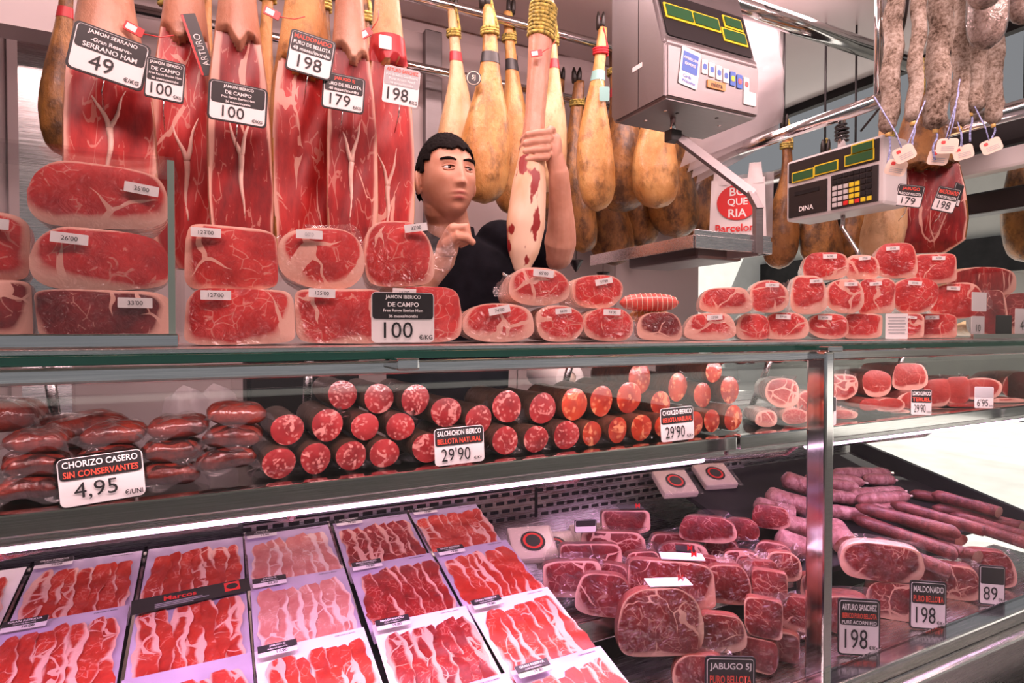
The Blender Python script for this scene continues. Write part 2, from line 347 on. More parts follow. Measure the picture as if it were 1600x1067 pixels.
# left end: dark doorway, steel post panel and white hood above
lw = wallbox('wall_left', -1.25, -1.15, .9, 2.3, 0, 2.7, M_dark)
p0 = P(30, 150, 1.75); p1 = P(108, 150, 1.75)
wallbox('trim_3', p0.x, p1.x, 1.74, 1.78, .2, P(60, 60, 1.74).z, steel)
wallbox('trim_4', -1.15, P(62, 40, 1.70).x + .10, 1.62, 1.70, P(60, 58, 1.66).z, 2.62, M_ceil)

# counter case ---------------------------------------------------------------
XL, XR, XP = -.75, 2.20, 1.005
case = thing('display_case', 'long steel and glass refrigerated counter display case', 'display case', (0, 0, 0))
box('glass_worktop', XL, XR, .752, 1.13, CT - .016, CT - .006, M_gedge, case, .001)
box('steel_worktop', XL, XR, .770, 1.13, CT - .006, CT, steel, case, .001)
box('front_bar', XL, XR, .735, .765, CT - .034, CT - .017, chrome, case, .003)
ga = box('front_glass', XL, XP - .012, .722, .728, .782, CT - .034, M_glass, case)
gb = box('front_glass', XP + .012, XR, .722, .728, .782, CT - .034, M_glass, case)
box('post', XP - .012, XP + .012, .715, .755, .72, CT - .018, chrome, case, .004)
for q in (XL, XR - .02): box('post', q, q + .02, .72, .75, .72, CT - .018, chrome, case, .003)
box('bottom_rail', XL, XR, .690, .735, .752, .782, chrome, case, .004)
box('kick_panel', XL, XR, .66, .72, .60, .752, steel, case, .006)
box('base_cabinet', XL, XR, .74, 1.46, .10, .66, M_dark, case)
box('plinth', XL + .05, XR - .05, .78, 1.40, 0, .10, M_black, case)
box('bumper', XL, XR, .60, .66, .56, .64, M_black, case, .012)
c0 = P(628, 568, .73); clip = box('glass_clip', c0.x - .014, c0.x + .014, .70, .74, c0.z - .007, c0.z + .008, chrome, case, .003)
c1 = P(1295, 545, .73); box('glass_clip', c1.x - .02, c1.x + .02, .715, .736, CT - .018, CT - .008, chrome, case, .002)
# interior floor: low front deck, raised step, sloping stand left and right
box('low_deck', XL, XR, .735, 1.00, .735, .745, steel, case)
box('step_deck', .60, 1.25, .985, 1.46, .815, .83, steel, case, .003)
box('step_lip', .60, 1.25, .98, .986, .80, .845, chrome, case, .001)
def slab(name, x0, x1, y0, y1, mat, off=0, th=.012):
    z = lambda y: DK0 + DK1 * y + off
    v = [(x, y, z(y) + k) for k in (-th, 0) for x, y in ((x0, y0), (x1, y0), (x1, y1), (x0, y1))]
    return mesh(name, v, [(3, 2, 1, 0), (4, 5, 6, 7), (0, 1, 5, 4), (1, 2, 6, 5), (2, 3, 7, 6), (3, 0, 4, 7)], mat, case, smooth=False)
slab('sloping_stand', XL, .605, .76, 1.455, M_black)
slab('sloping_stand', 1.25, XR - .02, .955, 1.455, M_dark)
for x in (-.325, -.135, .052, .233, .4286): 
    s_ = slab('divider', x - .0025, x + .0025, .78, 1.45, chrome, off=.012, th=.012)
slab('black_edge', XR - .03, XR - .012, .80, 1.46, M_black, off=.05, th=.06)
# vent panels at the rear with real slots
def vent(x0, x1, z0, z1, Y):
    v, f = [], []
    def q(a, b, c, d):
        n = len(v); v.extend([(a, Y, c), (b, Y, c), (b, Y, d), (a, Y, d)]); f.append((n, n + 1, n + 2, n + 3))
    rows = 4; rh = (z1 - z0) / rows; cw = .034
    for r in range(rows):
        zb = z0 + r * rh; q(x0, x1, zb, zb + rh * .36); q(x0, x1, zb + rh * .78, zb + rh)
        x = x0 - (cw / 2 if r % 2 else 0)
        while x < x1:
            a, b = max(x, x0), min(x + .010, x1)
            if b > a: q(a, b, zb + rh * .36, zb + rh * .78)
            x += cw
    o = mesh('vent_panel', v, f, steel, case, smooth=False); box('vent_back', x0, x1, Y + .015, Y + .02, z0, z1, M_black, o)
    return o
vent(.05, .79, .895, .985, 1.45); vent(.80, 1.60, .895, .985, 1.45); vent(-.70, .04, .985, 1.075, 1.45)
box('rear_panel', XL, XR, 1.475, 1.49, .66, 1.078, steel, case); box('rear_ledge', XL, XR, 1.40, 1.48, 1.078, 1.092, steel, case, .002)
# middle shelf
SH = 1.208
box('shelf_glass', XL, XR, .88, 1.22, SH - .008, SH, M_glass, case); box('shelf_tray', XL, XR, .885, 1.22, SH - .014, SH - .009, M_dark, case)
for a, b in ((XL, .93), (.94, XR)):
    box('shelf_profile', a, b, .862, .884, SH - .026, SH + .002, chrome, case, .003)
    box('lamp_housing', a + .22 if a < 0 else a, b, .895, .965, SH - .045, SH - .016, steel, case, .003)
    t_ = tube('lamp_tube', [(a + .25, .905, SH - .048), (b - .05, .905, SH - .048)], .006, M_tube, case)
    box('shelf_front_glass', a, b, .868, .872, SH, SH + .135, M_acryl, case)
for x in (-.28, .10, .66, 1.30, 1.90):
    tube('shelf_bracket', [(x, .95, SH - .02), (x + .01, 1.05, SH - .10), (x + .0, 1.44, 1.0)], .007, steel, case, 8)
    tube('shelf_strut', [(x + .05, 1.2, SH), (x + .05, 1.12, CT - .02)], .008, steel, case, 8)
box('end_glass', XR - .004, XR, .74, 1.45, .80, CT - .02, M_glass, case)

# rails and pipes --------------------------------------------------------------
def rail(label, pts, r, name='hanging_rail'): return tag(tube(name, pts, r, chrome, None, 14), label, 'rail')
zr = P(830, 42, 1.86).z
r1 = rail('upper chrome rail carrying the front row of whole hams', [(-1.1, 1.86, zr), (2.05, 1.86, zr)], .017)
zr2 = P(690, 113, 2.08).z
r2 = rail('lower chrome rail close to the wall for the darker hams', [(-1.1, 2.08, zr2), (2.05, 2.08, zr2)], .017)
for x in (.30, 1.55): tube('rail_bracket', [(x, 1.86, zr), (x - .02, 2.08, zr2)], .014, chrome, r1)
zf = 2.36
r3 = rail('chrome rail above the row of cut hams on the left', [(-1.1, 1.33, zf), (.72, 1.33, zf)], .015)
pz = P(1270, 47, 1.42); pe = P(1415, 92, 1.42)
r4 = rail('thick chrome pipe running above the weighing scale', [(.9, 1.42, pz.z), (pe.x + .2, 1.42, pz.z)], .032)
for x in (.95, 2.3): tube('pipe_hanger', [(x, 1.42, pz.z), (x, 1.42, 2.63)], .012, chrome, r4)
tb = PX(1315, 178, 1.78)
r5 = rail('chrome tube on the right side holding the keypad scale', [(1.78, 1.08, tb.z), (1.78, 2.3, tb.z)], .022)
for y in (1.12, 2.2): tube('pipe_hanger', [(1.78, y, tb.z), (1.78, y, 2.63)], .012, chrome, r5)
r6 = rail('second chrome tube of the rolled awning at right', [(2.30, .2, tb.z + .02), (2.30, 3.4, tb.z + .02)], .030)
aw = thing('awning_roller', 'dark rolled awning cassette along the right edge of the stall', 'awning')
box('cassette', 2.45, 2.62, .1, 3.6, tb.z - .05, tb.z + .10, M_dark, aw, .02); box('front_profile', 2.38, 2.44, .1, 3.6, tb.z - .14, tb.z - .07, M_greytone, aw, .01)
box('lower_profile', 2.50, 2.58, .1, 3.6, tb.z - .26, tb.z - .18, M_black, aw, .01)
# hall beyond the right side
hr = wallbox('wall_far_right', 14.0, 14.2, -8, 22, 0, 5.0, M_beige); wallbox('trim_5', 13.8, 14.0, -8, 22, 2.6, 3.3, M_dark)
wallbox('wall_far_back', 2.6, 14.2, 12, 12.2, 0, 4.6, M_hallw)
wallbox('added_hall_roof', -14, 3.4, -14, 26, 4.3, 4.4, M_beige)          # unseen hall roof added to shade the aisle, open to the sun at right
wallbox('added_aisle_roof', 3.4, 10.0, -14, 0.0, 4.3, 4.4, M_beige)           # added roof piece, out of view, keeps sun off floor mirrored in glass
# ceiling fitting and cable
cf = P(1268, 12, 1.3); fit = thing('ceiling_spotlight', 'small black spotlight fixed to the white ceiling', 'lamp', (cf.x, cf.y, 2.61))
tube('mount', [(0, 0, 0), (0, 0, -.03)], .03, M_black, fit); box('lamp_head', -.035, .035, -.03, .03, -.075, -.03, M_black, fit, .008)
k0 = P(1418, 0, 1.0); k1 = P(1405, 70, 1.1); k2 = P(1385, 150, 1.2); k3 = P(1345, 205, 1.3)
tag(tube('black_cable', smooth_path([k0 + Vector((0, 0, .2)), k0, k1, k2, k3], 24), .004, M_black), 'thin black cable hanging from the ceiling beside the pipe', 'cable')

# ------------------------------------------------------------------ price signs
def sign(label, u, v, wpx, hpx, Y, lines, price, unit, yawk=.6, roll=0, split=.5, stand=None, pin=False, style='black', name='price_sign', bottom=None, pl=None):
    p = pl if pl is not None else P(u, v, Y); mp = (p - Vector((0, 0, EYE))).dot(CM @ Vector((0, 0, -1))) / F
    W, H = wpx * mp * 1.03, hpx * mp
    if bottom is not None: p = Vector((p.x, p.y, bottom + H / 2))
    t = thing(name, label, 'price sign', p, (0, R(roll), face_yaw(p, yawk)))
    panel('backing', W, H, W * .08, 0, .003, M_sign if style == 'black' else M_acryl, t)
    iw, ih = W * .93, H * .93
    panel('price_panel', iw, ih, W * .07, -.0006, 0, M_white, t)
    hh = ih * split
    panel('header_panel', iw * .97, hh, W * .05, -.0012, -.0006, M_sign if style != 'grey' else M_grey, t, 0, ih / 2 - hh / 2 - ih * .01)
    z = ih / 2 - ih * .03; tot = sum(l[1] for l in lines)
    for s, k, mt in lines:
        lh = hh * .94 * k / tot; letter(s, mt, t, 0, z - lh / 2, lh * .66, iw * .88, -.0018, bold=True); z -= lh
    ph = ih * (1 - split)
    if price: letter(price, M_ktext, t, -iw * (.08 if unit else 0), -ih / 2 + ph * .52, ph * .66, iw * .58, -.0018)
    if unit: letter(unit, M_ktext, t, iw * .36, -ih / 2 + ph * .22, ph * .2, iw * .22, -.0018, bold=True)
    if pin: tube('pin', [(0, .002, -H / 2 + .004), (0, .004, -H / 2 - .018), (0, .075, -H / 2 - .03)], .0012, chrome, t, 6)
    return t
Wt, Rd = M_wtext, M_red
CAMPO = [('JAMON IBERICO', 1.2, Wt), ('DE CAMPO', 1.2, Wt), ('Free Range Iberian Ham', 1, Wt), ('36 meses/months', .8, Wt)]
YS = 1.20
sign('large black and white sign reading Jamon Serrano 49, topmost left', 171, 88, 99, 76, YS, [('JAMON SERRANO', 1.2, Wt), ('-Gran Reserva-', 1, Wt), ('SERRANO HAM', 1.2, Wt)], '49', '€/KG', roll=11, pin=True)
sign('narrow black sign reading Jamon Iberico de Campo 100, beside the Serrano sign', 258, 125, 52, 63, YS, CAMPO, '100', '€/KG', yawk=.3, roll=4, split=.56, pin=True)
sign('sign reading Jamon Iberico de Campo 100 pinned on the third hanging ham', 372, 162, 82, 62, YS, CAMPO, '100', '€/KG', roll=3, split=.55, pin=True)
sign('black sign with red Maldonado heading and price 198 on hanging ham', 486, 86, 66, 64, YS, [('MALDONADO', 1.2, Rd), ('PURO DE BELLOTA', 1, Wt), ('48 meses/months', 1, Wt)], '198', '', roll=9, pin=True)
sign('black sign with red Jabugo 5J heading and price 179 on hanging ham', 537, 145, 62, 56, YS, [('JABUGO 5J', 1.2, Rd), ('PURO DE BELLOTA', 1, Wt), ('48 meses/months', .9, Wt)], '179', '€/KG', roll=4, pin=True)
sign('glare-greyed sign with price 198 beside the man\'s head', 627, 135, 58, 62, YS, [('ARTURO SANCHEZ', 1.2, Rd), ('Puro de Bellota Gran Reserva', .9, Wt), ('Pure Acorn Feed', .9, Wt), ('48 meses/months', .8, Wt)], '198', '€/KG', roll=5, style='grey', pin=True)  # reflected glare is put into the grey header colour

# ------------------------------------------------------------------ hams
def prof(t, xs, ys): return np.interp(t, xs, ys)
TX = [0, .06, .14, .24, .33, .42, .52, .64, .76, .87, .94, .98, 1.0]
TW = [.22, .26, .28, .31, .40, .54, .72, .89, 1.0, .97, .80, .52, .08]
def ham_rings(L, hw, ht, lean=0, seed=0, n=40, m=56):
    r = np.random.default_rng(seed); ph = r.uniform(0, 6.28, 4); out = []
    for t in np.linspace(0, 1, m):
        wx = hw * prof(t, TX, TW); wy = ht * max(prof(t, TX, TW), .0) ** .92
        a = np.linspace(0, 2 * math.pi, n, endpoint=False); bump_ = 1 + .06 * np.sin(2 * a + ph[0] + 3 * t) + .045 * np.sin(3 * a + ph[1] - 6 * t) + .02 * np.sin(5 * a + ph[3] + 17 * t)
        cx = lean * (t ** 2) * hw + .22 * hw * math.sin(4 * t + ph[2])
        out.append(np.stack([cx + wx * np.cos(a) * bump_, wy * np.sin(a) * bump_, np.full(n, -L * t)], 1))
    return out
def ring_band(name, rings, i0, i1, mat, parent, grow=1.06):
    rr = []
    for r in rings[i0:i1 + 1]: c = r.mean(0); rr.append(c + (r - c) * np.array([grow, grow, 1]))
    v, f = loft(rr, False); return mesh(name, v, f, mat, parent)
def rope_coil(parent, rings, i, mat, turns=3, name='rope'):
    c = rings[i].mean(0); rad = np.abs(rings[i] - c).max(0); pts = []
    for k in range(turns * 12 + 1):
        a = k / 12 * 2 * math.pi; pts.append((c[0] + (rad[0] + .004) * math.cos(a), c[1] + (rad[1] + .004) * math.sin(a), c[2] - .012 + .008 * k / 12 + .004 * math.sin(a)))
    pts += [(c[0] + .008, c[1] - .01, c[2] + .07), (c[0], c[1] + .0, c[2] + .115)]
    return tube(name, pts, .0048, mat, parent, 6)
def hoof(parent, L, hw, ht):
    for s in (-1, 1):
        rr = []
        for t, k in ((0, .9), (.3, 1.0), (.7, .85), (1, .35)):
            a = np.linspace(0, 2 * math.pi, 12, endpoint=False)
            rr.append(np.stack([s * hw * .10 * (1 + .4 * t) + hw * .13 * k * np.cos(a), -ht * .02 - .01 * t + ht * .20 * k * np.sin(a), -.005 + .055 * t + 0 * a], 1))
        v, f = loft(rr); mesh('hoof', v, f, M_hoof, parent)
def whole_ham(label, u, vtop, vbot, wpx, Y, mat, rope=M_rope, seed=0, lean=0, group='whole hams on the rails', band=None, tagcol=None, yaw=0, plumb=None, cord=None):
    top = P(u, vtop, Y); bot = P(u, vbot, Y); mp = mpp(u, Y); L = top.z - bot.z; hw = wpx * mp / 2; ht = hw * .80
    t = thing('whole_ham', label, 'ham', top, (0, 0, face_yaw(top, .7) + yaw), group)
    rings = ham_rings(L, hw, ht, lean, seed); v, f = loft(rings); mesh('rind', v, f, mat, t); hoof(t, L, hw, ht)
    if rope: rope_coil(t, rings, 7, rope)
    if cord: tube('hanging_cord', [(0, 0, -.05), (0, 0, cord - top.z)], .004, M_black, t, 6)
    if band: ring_band('label_band', rings, 13, 16, band, t)
    if tagcol:
        c = rings[15].mean(0); tube('tag_string', [(c[0], c[1] - hw * .3, c[2]), (c[0] + .015, c[1] - hw * .4 - .01, c[2] - .05)], .001, M_wtext, t, 5)
        panel('hanging_tag', .035, .05, .006, c[1] - hw * .42 - .014, c[1] - hw * .42 - .012, tagcol, t, c[0] + .015, c[2] - .07)
    if plumb:       # cone-shaped drip catcher under the ham
        rr = [[(x * k, y * k, -L - z) for x, y in [(math.cos(a), math.sin(a)) for a in np.linspace(0, 6.283, 14, endpoint=False)]] for k, z in ((.030, .03), (.028, .034), (.004, .075))]
        v, f = loft(rr); d = mesh('drip_cone', v, f, M_black, t); tube('cone_pin', [(0, 0, -L + .02), (0, 0, -L - .05)], .0015, M_black, d, 6)
    return t
B = 'whole hams on the rails'
HAMS = [  # u, top, bottom, width px, Y, material, label
 (708, 18, 290, 58, 1.86, M_rindpale, 'pale slim whole ham hanging just right above the man\'s head', M_rope, M_band, None, 0),
 (757, 10, 318, 78, 1.74, M_rind, 'golden whole ham with round black emblem tag behind the man\'s hair', M_rope, M_sign, None, .2),
 (800, 20, 335, 60, 1.88, M_rind, 'golden whole ham between the man and the ham he holds', M_rope, M_sign, None, 0),
 (858, 30, 300, 52, 1.82, M_rindpale, 'bright pale whole ham half hidden behind the raised hand', M_rope, M_band, None, 0),
 (938, 44, 330, 58, 1.74, M_rind, 'slim golden whole ham tied with red cord', M_redrope, M_teal, M_teal, -.2),
 (968, 78, 330, 84, 1.88, M_rinddark, 'broad black-mottled whole ham left of the steel scale', M_rope, M_band, M_white, -.1),
 (1012, 90, 330, 66, 1.78, M_rind, 'smooth orange whole ham below the steel scale corner', M_rope, None, None, .1),
 (1052, 110, 372, 76, 1.98, M_rinddark, 'dark brown ham hanging beside the milky plastic bag', M_rope, None, None, 0),
 (880, 122, 372, 56, 2.12, M_rinddark, 'dark lean ham on the lower rail right of the raised forearm', M_rope, None, None, 0),
 (908, 128, 395, 66, 2.00, M_rinddark, 'dark ham on the lower rail behind the red-corded ham', M_rope, None, None, .3),
 (945, 160, 415, 70, 2.13, M_rinddark, 'lowest-hanging dark ham above the drip cones', M_rope, None, None, .3),
 (1100, 180, 380, 70, 2.07, M_rinddark, 'dark ham partly hidden behind the printed carrier bag', M_rope, None, None, 0),
 (1000, 160, 385, 60, 2.12, M_rinddark, 'dark ham behind the orange ham under the scale', M_rope, None, None, 0),
]
for i, (u, a, b, wpx, Y, mt, lab, rp, bd, tg, ln) in enumerate(HAMS):
    whole_ham(lab, u, a, b, wpx, Y, mt, rp, 40 + i, ln, B, bd, tg, plumb=i in (8, 9, 10, 12), cord=2.615 if i in (5, 6, 7, 11) else None)
# emblem tag on the second ham
e = P(740, 122, 1.70); em = thing('emblem_tag', 'round black tag with tan 5J emblem on golden ham', 'tag', e, (0, 0, face_yaw(e)))
for nm, r0, y, mt in (('disc', .024, 0, M_sign), ('ring', .021, -.001, M_card), ('inner_disc', .0185, -.002, M_sign)):
    a = np.linspace(0, 2 * math.pi, 24, endpoint=False); vv, ff = loft([[(r0 * math.cos(q), y + .001, r0 * math.sin(q)) for q in a], [(r0 * math.cos(q), y, r0 * math.sin(q)) for q in a]]); mesh(nm, vv, ff, mt, em, smooth=False)
letter('5J', M_card, em, 0, 0, .017, .024, -.003, bold=True)
# whole hams behind the cut ones, left
for i, (u, a, b, wpx, mt, lab) in enumerate([
 (100, -60, 245, 60, M_rinddark, 'shaded ham with foil band, leftmost by the steel panel'),
 (268, -50, 300, 62, M_rinddark, 'speckled yellow ham showing between the first two cut hams'),
 (318, -60, 330, 46, M_rind, 'yellow mottled ham showing right of the second cut ham'),
 (412, -60, 350, 58, M_rind, 'smooth yellow ham showing left of the fourth cut ham'),
 (512, -40, 350, 52, M_rinddark, 'dark ham showing behind the fourth and fifth cut hams'),
 (575, -20, 350, 44, M_rinddark, 'narrow dark ham showing between the fifth and sixth cut hams')]):
    whole_ham(lab, u, a, b, wpx, 1.52, mt, M_rope, 70 + i, 0, 'whole hams behind the cut row', M_band if i == 0 else None)
def cut_ham(label, u, vtop, vcut, vbot, wpx, Y, meatm, rindm, seed, yaw=0, slope=0, band=False, group='cut hams in a row', fatv=None):
    top = P(u, vtop, Y); bot = P(u, vbot, Y); mp = mpp(u, Y); L = top.z - bot.z; hw = wpx * mp / 2; ht = hw * .95
    tc = (vcut - vtop) / (vbot - vtop)
    t = thing('cut_ham', label, 'ham', top, (0, 0, face_yaw(top, .8) + yaw), group)
    r = np.random.default_rng(seed); n, m = 72, 110; V = []; rim = []; cut = []
    ph = r.uniform(0, 6.28, 5)
    for i, s in enumerate(np.linspace(0, 1, m)):
        k = float(np.interp(s, [0, .12, .25, .36, .46, .6, .8, .93, 1], [.36, .46, .60, .74, .88, .97, 1.0, .92, .5])); wx, wy = hw * k, ht * k
        a = np.linspace(0, 2 * math.pi, n, endpoint=False)
        x = wx * np.cos(a) * (1 + .02 * np.sin(3 * a + ph[0] + 6 * s)) + hw * .05 * math.sin(4 * s + ph[1]); y = wy * np.sin(a); z = np.full(n, -L * s)
        yc = -wy * (.30 + .06 * math.sin(7 * s + ph[2])); xc = wx * math.sqrt(max(0.01, 1 - (yc / wy) ** 2))
        tcx = tc + slope * x / hw * .06 - .05 * np.abs(x / hw) + .012 * np.sin(x * 160 + ph[3])
        c = (s > tcx) & (y < yc)
        y = np.where(c, yc + .004 * np.sin(x * 90 + s * 25 + ph[4]) * (xc - np.abs(x)) / max(xc, 1e-4), y)
        V.append(np.stack([x, y, z], 1)); rim.append(np.where(c, np.maximum(0, xc - np.abs(x - hw * .05 * math.sin(4 * s + ph[1]))), 0)); cut.append(c)
    v, f = loft(V); cutf = np.concatenate(cut); rimf = np.concatenate(rim)
    fc = [q for q in f if len(q) == 4 and sum(cutf[list(q)]) >= 4]; sc = set(map(tuple, fc)); fr = [q for q in f if tuple(q) not in sc]
    def sub(name, faces, mat):
        ids = sorted({i for q in faces for i in q}); mp_ = {j: i for i, j in enumerate(ids)}
        return mesh(name, v[ids], [[mp_[i] for i in q] for q in faces], mat, t, attr={'rim': rimf[ids]})
    sub('rind', fr, rindm); sub('cut_face', fc, meatm)
    if fatv:
        s0 = (fatv - vtop) / (vbot - vtop); nd = 14
        def on(xf, s):
            i = int(min(m - 1, max(0, s * (m - 1)))); ring = V[i]; x = xf * hw; k_ = np.abs(ring[:, 0] - x) + 5 * (ring[:, 1] > 0); return (x, float(ring[int(np.argmin(k_)), 1]) + .0012, -L * s)
        for (xa, sa, xb, sb, ra, rb) in ((0, s0, -.02 + .1 * math.sin(seed), s0 + .17, .0062, .0016), (0, s0, -.42, s0 - .11, .0056, .0010), (0, s0, .36, s0 - .13, .0056, .0010)):
            pts = [on(xa + (xb - xa) * q + .03 * math.sin(7 * q + seed), sa + (sb - sa) * q) for q in np.linspace(0, 1, nd)]; tube('fat_seam', pts, [ra + (rb - ra) * q for q in np.linspace(0, 1, nd)], M_fat, t, 8)
    tube('hanging_cord', [(0, 0, -.01), (0, 0, zf - top.z)], .004, M_rope, t, 6)
    if band:
        rr = [V[i] + (V[i] - V[i].mean(0)) * np.array([.07, .07, 0]) for i in range(int(m * band), int(m * band) + 10)]; bv, bf = loft(rr, False); bb = mesh('foil_band', bv, bf, M_band, t)
        q = V[int(m * band) + 4]; panel('band_label', .028, .030, .003, q[:, 1].min() * 1.13 - .0008, q[:, 1].min() * 1.13, M_white, t, -.012, q[0, 2])
    return t
CUT = [ (172, -120, 92, 400, 124, 1.29, M_ham, M_skinflap, 'broad cut ham behind the large Serrano sign', 0, .2, False),
 (285, -130, 72, 420, 96, 1.35, M_ham, M_skinflap, 'cut ham under the narrow sign, second in the hanging row', 0, .1, False),
 (373, -120, 74, 420, 94, 1.29, M_hamdark, M_skinflap, 'cut ham with white Y-shaped fat, third in the hanging row', 0, .2, False),
 (475, -110, 122, 430, 106, 1.36, M_ham, M_rind, 'cut ham with thick yellow rind under the Maldonado sign', .30, 0, False),
 (546, -100, 98, 430, 78, 1.30, M_hamdark, M_skinflap, 'dark red cut ham under the Jabugo sign', 0, .5, False),
 (604, -60, 104, 430, 82, 1.36, M_ham, M_rindpale, 'cut ham with red foil band beside the man\'s face', .15, .2, .25)]
for i, (u, a, c, b, wpx, Y, mm, rm_, lab, yw, sl, bd) in enumerate(CUT): cut_ham(lab, u, a, c, b, wpx, Y, mm, rm_, 100 + i, yw, sl, bd, fatv=(205, 252, 245, None, 255, 292)[i])
for i, (u, v, Y, lab) in enumerate([(209, 45, 1.24, 'red plastic seal tag above the narrow sign'), (425, 20, 1.27, 'red seal tag near the top between the third and fourth cut hams'), (571, 52, 1.27, 'red bar-coded seal tag left of the foil-banded ham'), (838, 83, 1.335, 'bright red seal tag on the ham the man holds')]):
    p = P(u, v, Y); t = thing('seal_tag', lab, 'tag', p, (0, R(-35 if i == 2 else (20 if i < 2 else -8)), face_yaw(p)), 'red seal tags')
    panel('plate', .030, .016, .002, 0, .003, M_redtag, t); panel('barcode', .016, .011, .001, -.0006, 0, M_white, t, -.004); tube('tie', [(.013, .002, 0), (.04, .004, .012), (.055, .01, .03)], .001, M_redtag, t, 5)
# narrow black and red strip label on the ham beside the second cut ham
p = P(310, 70, 1.30); t = thing('strip_label', 'narrow black and red strip label reading Arturo', 'label', p, (0, R(-18 + 0), face_yaw(p)))
panel('strip', .026, .115, .002, 0, .001, M_sign, t); panel('red_edge', .004, .113, .001, -.0005, 0, M_redtag, t, -.0105); letter('ARTURO', M_wtext, t, .002, -.01, .012, .06, -.001, roll=R(-90))

# ------------------------------------------------------------------ wrapped ham pieces
def outline(w, h, kind, seed, n=48):
    r = np.random.default_rng(seed); a = np.linspace(0, 2 * math.pi, n, endpoint=False); e = {'rect': .36, 'oval': .80, 'd': .52}[kind]
    x = np.sign(np.cos(a)) * np.abs(np.cos(a)) ** e; z = np.sign(np.sin(a)) * np.abs(np.sin(a)) ** e
    if kind == 'd': z = np.where(z < 0, z * .9 - .05 * (1 - x * x), z); x = x * (1 - .16 * np.clip(z, 0, 1))
    g = 1 + .030 * np.sin(2 * a + r.uniform(0, 6)) + .025 * np.sin(3 * a + r.uniform(0, 6)) + .012 * np.sin(5 * a + r.uniform(0, 6))
    x, z = x * g, z * g; x = (x - (x.max() + x.min()) / 2) / (x.max() - x.min()) * w; z = (z - z.min()) / (z.max() - z.min()) * h
    return np.stack([x, z], 1)
def wrap_flap(t, o, a0, a1, ext, seed, y=.02):
    r = np.random.default_rng(seed); n = len(o); ids = [int(k) % n for k in np.linspace(a0 / 360 * n, a1 / 360 * n, 16)]; c = o.mean(0); V = []
    ph = r.uniform(0, 6, 3)
    for row, k in enumerate((.0, .35, .7, 1.0)):
        for j, i in enumerate(ids):
            d = o[i] - c; d = d / (np.linalg.norm(d) + 1e-6); s = j / 15; e = ext * k * (.55 + .45 * math.sin(s * math.pi) + .25 * math.sin(s * 9 + ph[0]))
            q = c + (o[i] - c) * 1.01 + d * e; V.append((q[0], y + k * .012 * math.sin(s * 11 + ph[1]) - .004, max(q[1], .001)))
    f = [(r_ * 16 + j, r_ * 16 + j + 1, (r_ + 1) * 16 + j + 1, (r_ + 1) * 16 + j) for r_ in range(3) for j in range(15)]
    return mesh('plastic_wrap', V, f, M_wrap, t)
def loaf_at(label, p, yaw, W, H, depth, kind, face, side, seed, price=None, lab_at=(0, .8), lroll=0, flap=None, pitch=0, group=None, name='ham_piece', cat='ham', roll=0, taper=.82, labw=.036):
    t = thing(name, label, cat, p, Euler((R(pitch), R(roll), yaw)), group)
    o = outline(W, H, kind, seed); c = np.array([0, H * .5]); n = len(o); rings = []
    bul = min(W, H) * .07
    for y, k in ((0, 1.0), (depth * .08, 1.005), (depth * .4, 1.0), (depth * .75, .5 + .5 * taper), (depth * .95, taper * .86), (depth, taper * .55)):
        q = c + (o - c) * k; q[:, 1] = np.maximum(q[:, 1] - (H * (1 - k) * .5 if k < 1 else 0), .0); rings.append(np.stack([q[:, 0], np.full(n, y), q[:, 1]], 1))
    v, f = loft(rings, False); f.append(tuple(range(5 * n, 6 * n))); mesh('rind', v, f, side, t, attr={'rim': np.ones(len(v)) * .05})
    rr, rim = [], []
    for s in (1, .94, .86, .72, .5, .25, .02):
        q = c + (o - c) * s; rr.append(np.stack([q[:, 0], np.full(n, -bul * (1 - s * s)), q[:, 1]], 1)); rim += list((1 - s) * min(W, H) / 2 * (.75 + 2.2 * np.clip(o[:, 1] / H, 0, 1) ** 1.5))
    v, f = loft(rr, False); f = [q[::-1] for q in f]; f.append(tuple(range(7 * n - 1, 6 * n - 1, -1))); mesh('cut_face', v, f, face, t, attr={'rim': rim})
    if price:
        x, z = lab_at[0] * W / 2, lab_at[1] * H; lw = min(labw, W * .34)
        e = thing_part('price_label', t, (x, -bul - .0025, z), (0, R(lroll), 0)); 
        panel_into(e, lw, lw * .34); letter(price, M_grey if price == "00'0" else M_ktext, e, 0, 0, lw * .15, lw * .6, -.0012)
    if flap: wrap_flap(t, o, flap[0], flap[1], flap[2], seed)
    return t
_lab = {}
def thing_part(name, parent, loc, rot):
    k = 'price_label'
    if k not in _lab:
        vv, ff = loft([[(x, .0006, z) for x, z in rrect(1, .34, .02, 3)], [(x, -.0004, z) for x, z in rrect(1, .34, .02, 3)]]); me = bpy.data.meshes.new(k); me.from_pydata(vv.tolist(), [], ff); me.materials.append(M_white); _lab[k] = me
    return link_mesh(name, _lab[k], parent, loc, rot)
def panel_into(e, w, h):
    e.scale = (w, 1, w); 
_letter0 = letter
def letter(s, mat, parent, cx, cz, h, maxw, y, bold=False, name='lettering', roll=0):
    k = parent.scale[0] if parent.type == 'MESH' else 1
    return _letter0(s, mat, parent, cx / k, cz / k, h / k, maxw / k, y, bold, name, roll)
def loaf(label, u0, u1, v0, v1, Y, depth, kind='rect', face=M_wham, side=M_fatside, seed=0, yawk=.55, z=None, **kw):
    uc = (u0 + u1) / 2; pb = P(uc, v1, Y); mp = mpp(uc, Y); yaw = face_yaw(pb, yawk); W = (u1 - u0) * mp / max(.5, math.cos(face_yaw(pb) - yaw)); W *= .93
    z0 = pb.z if z is None else z; H = (P(uc, v0, Y).z - z0) * .955
    return loaf_at(label, Vector((pb.x, Y, z0)), yaw, W, H, depth, kind, face, side, seed, **kw)
G1 = 'ham pieces in the glass guard'
C = CT + .001
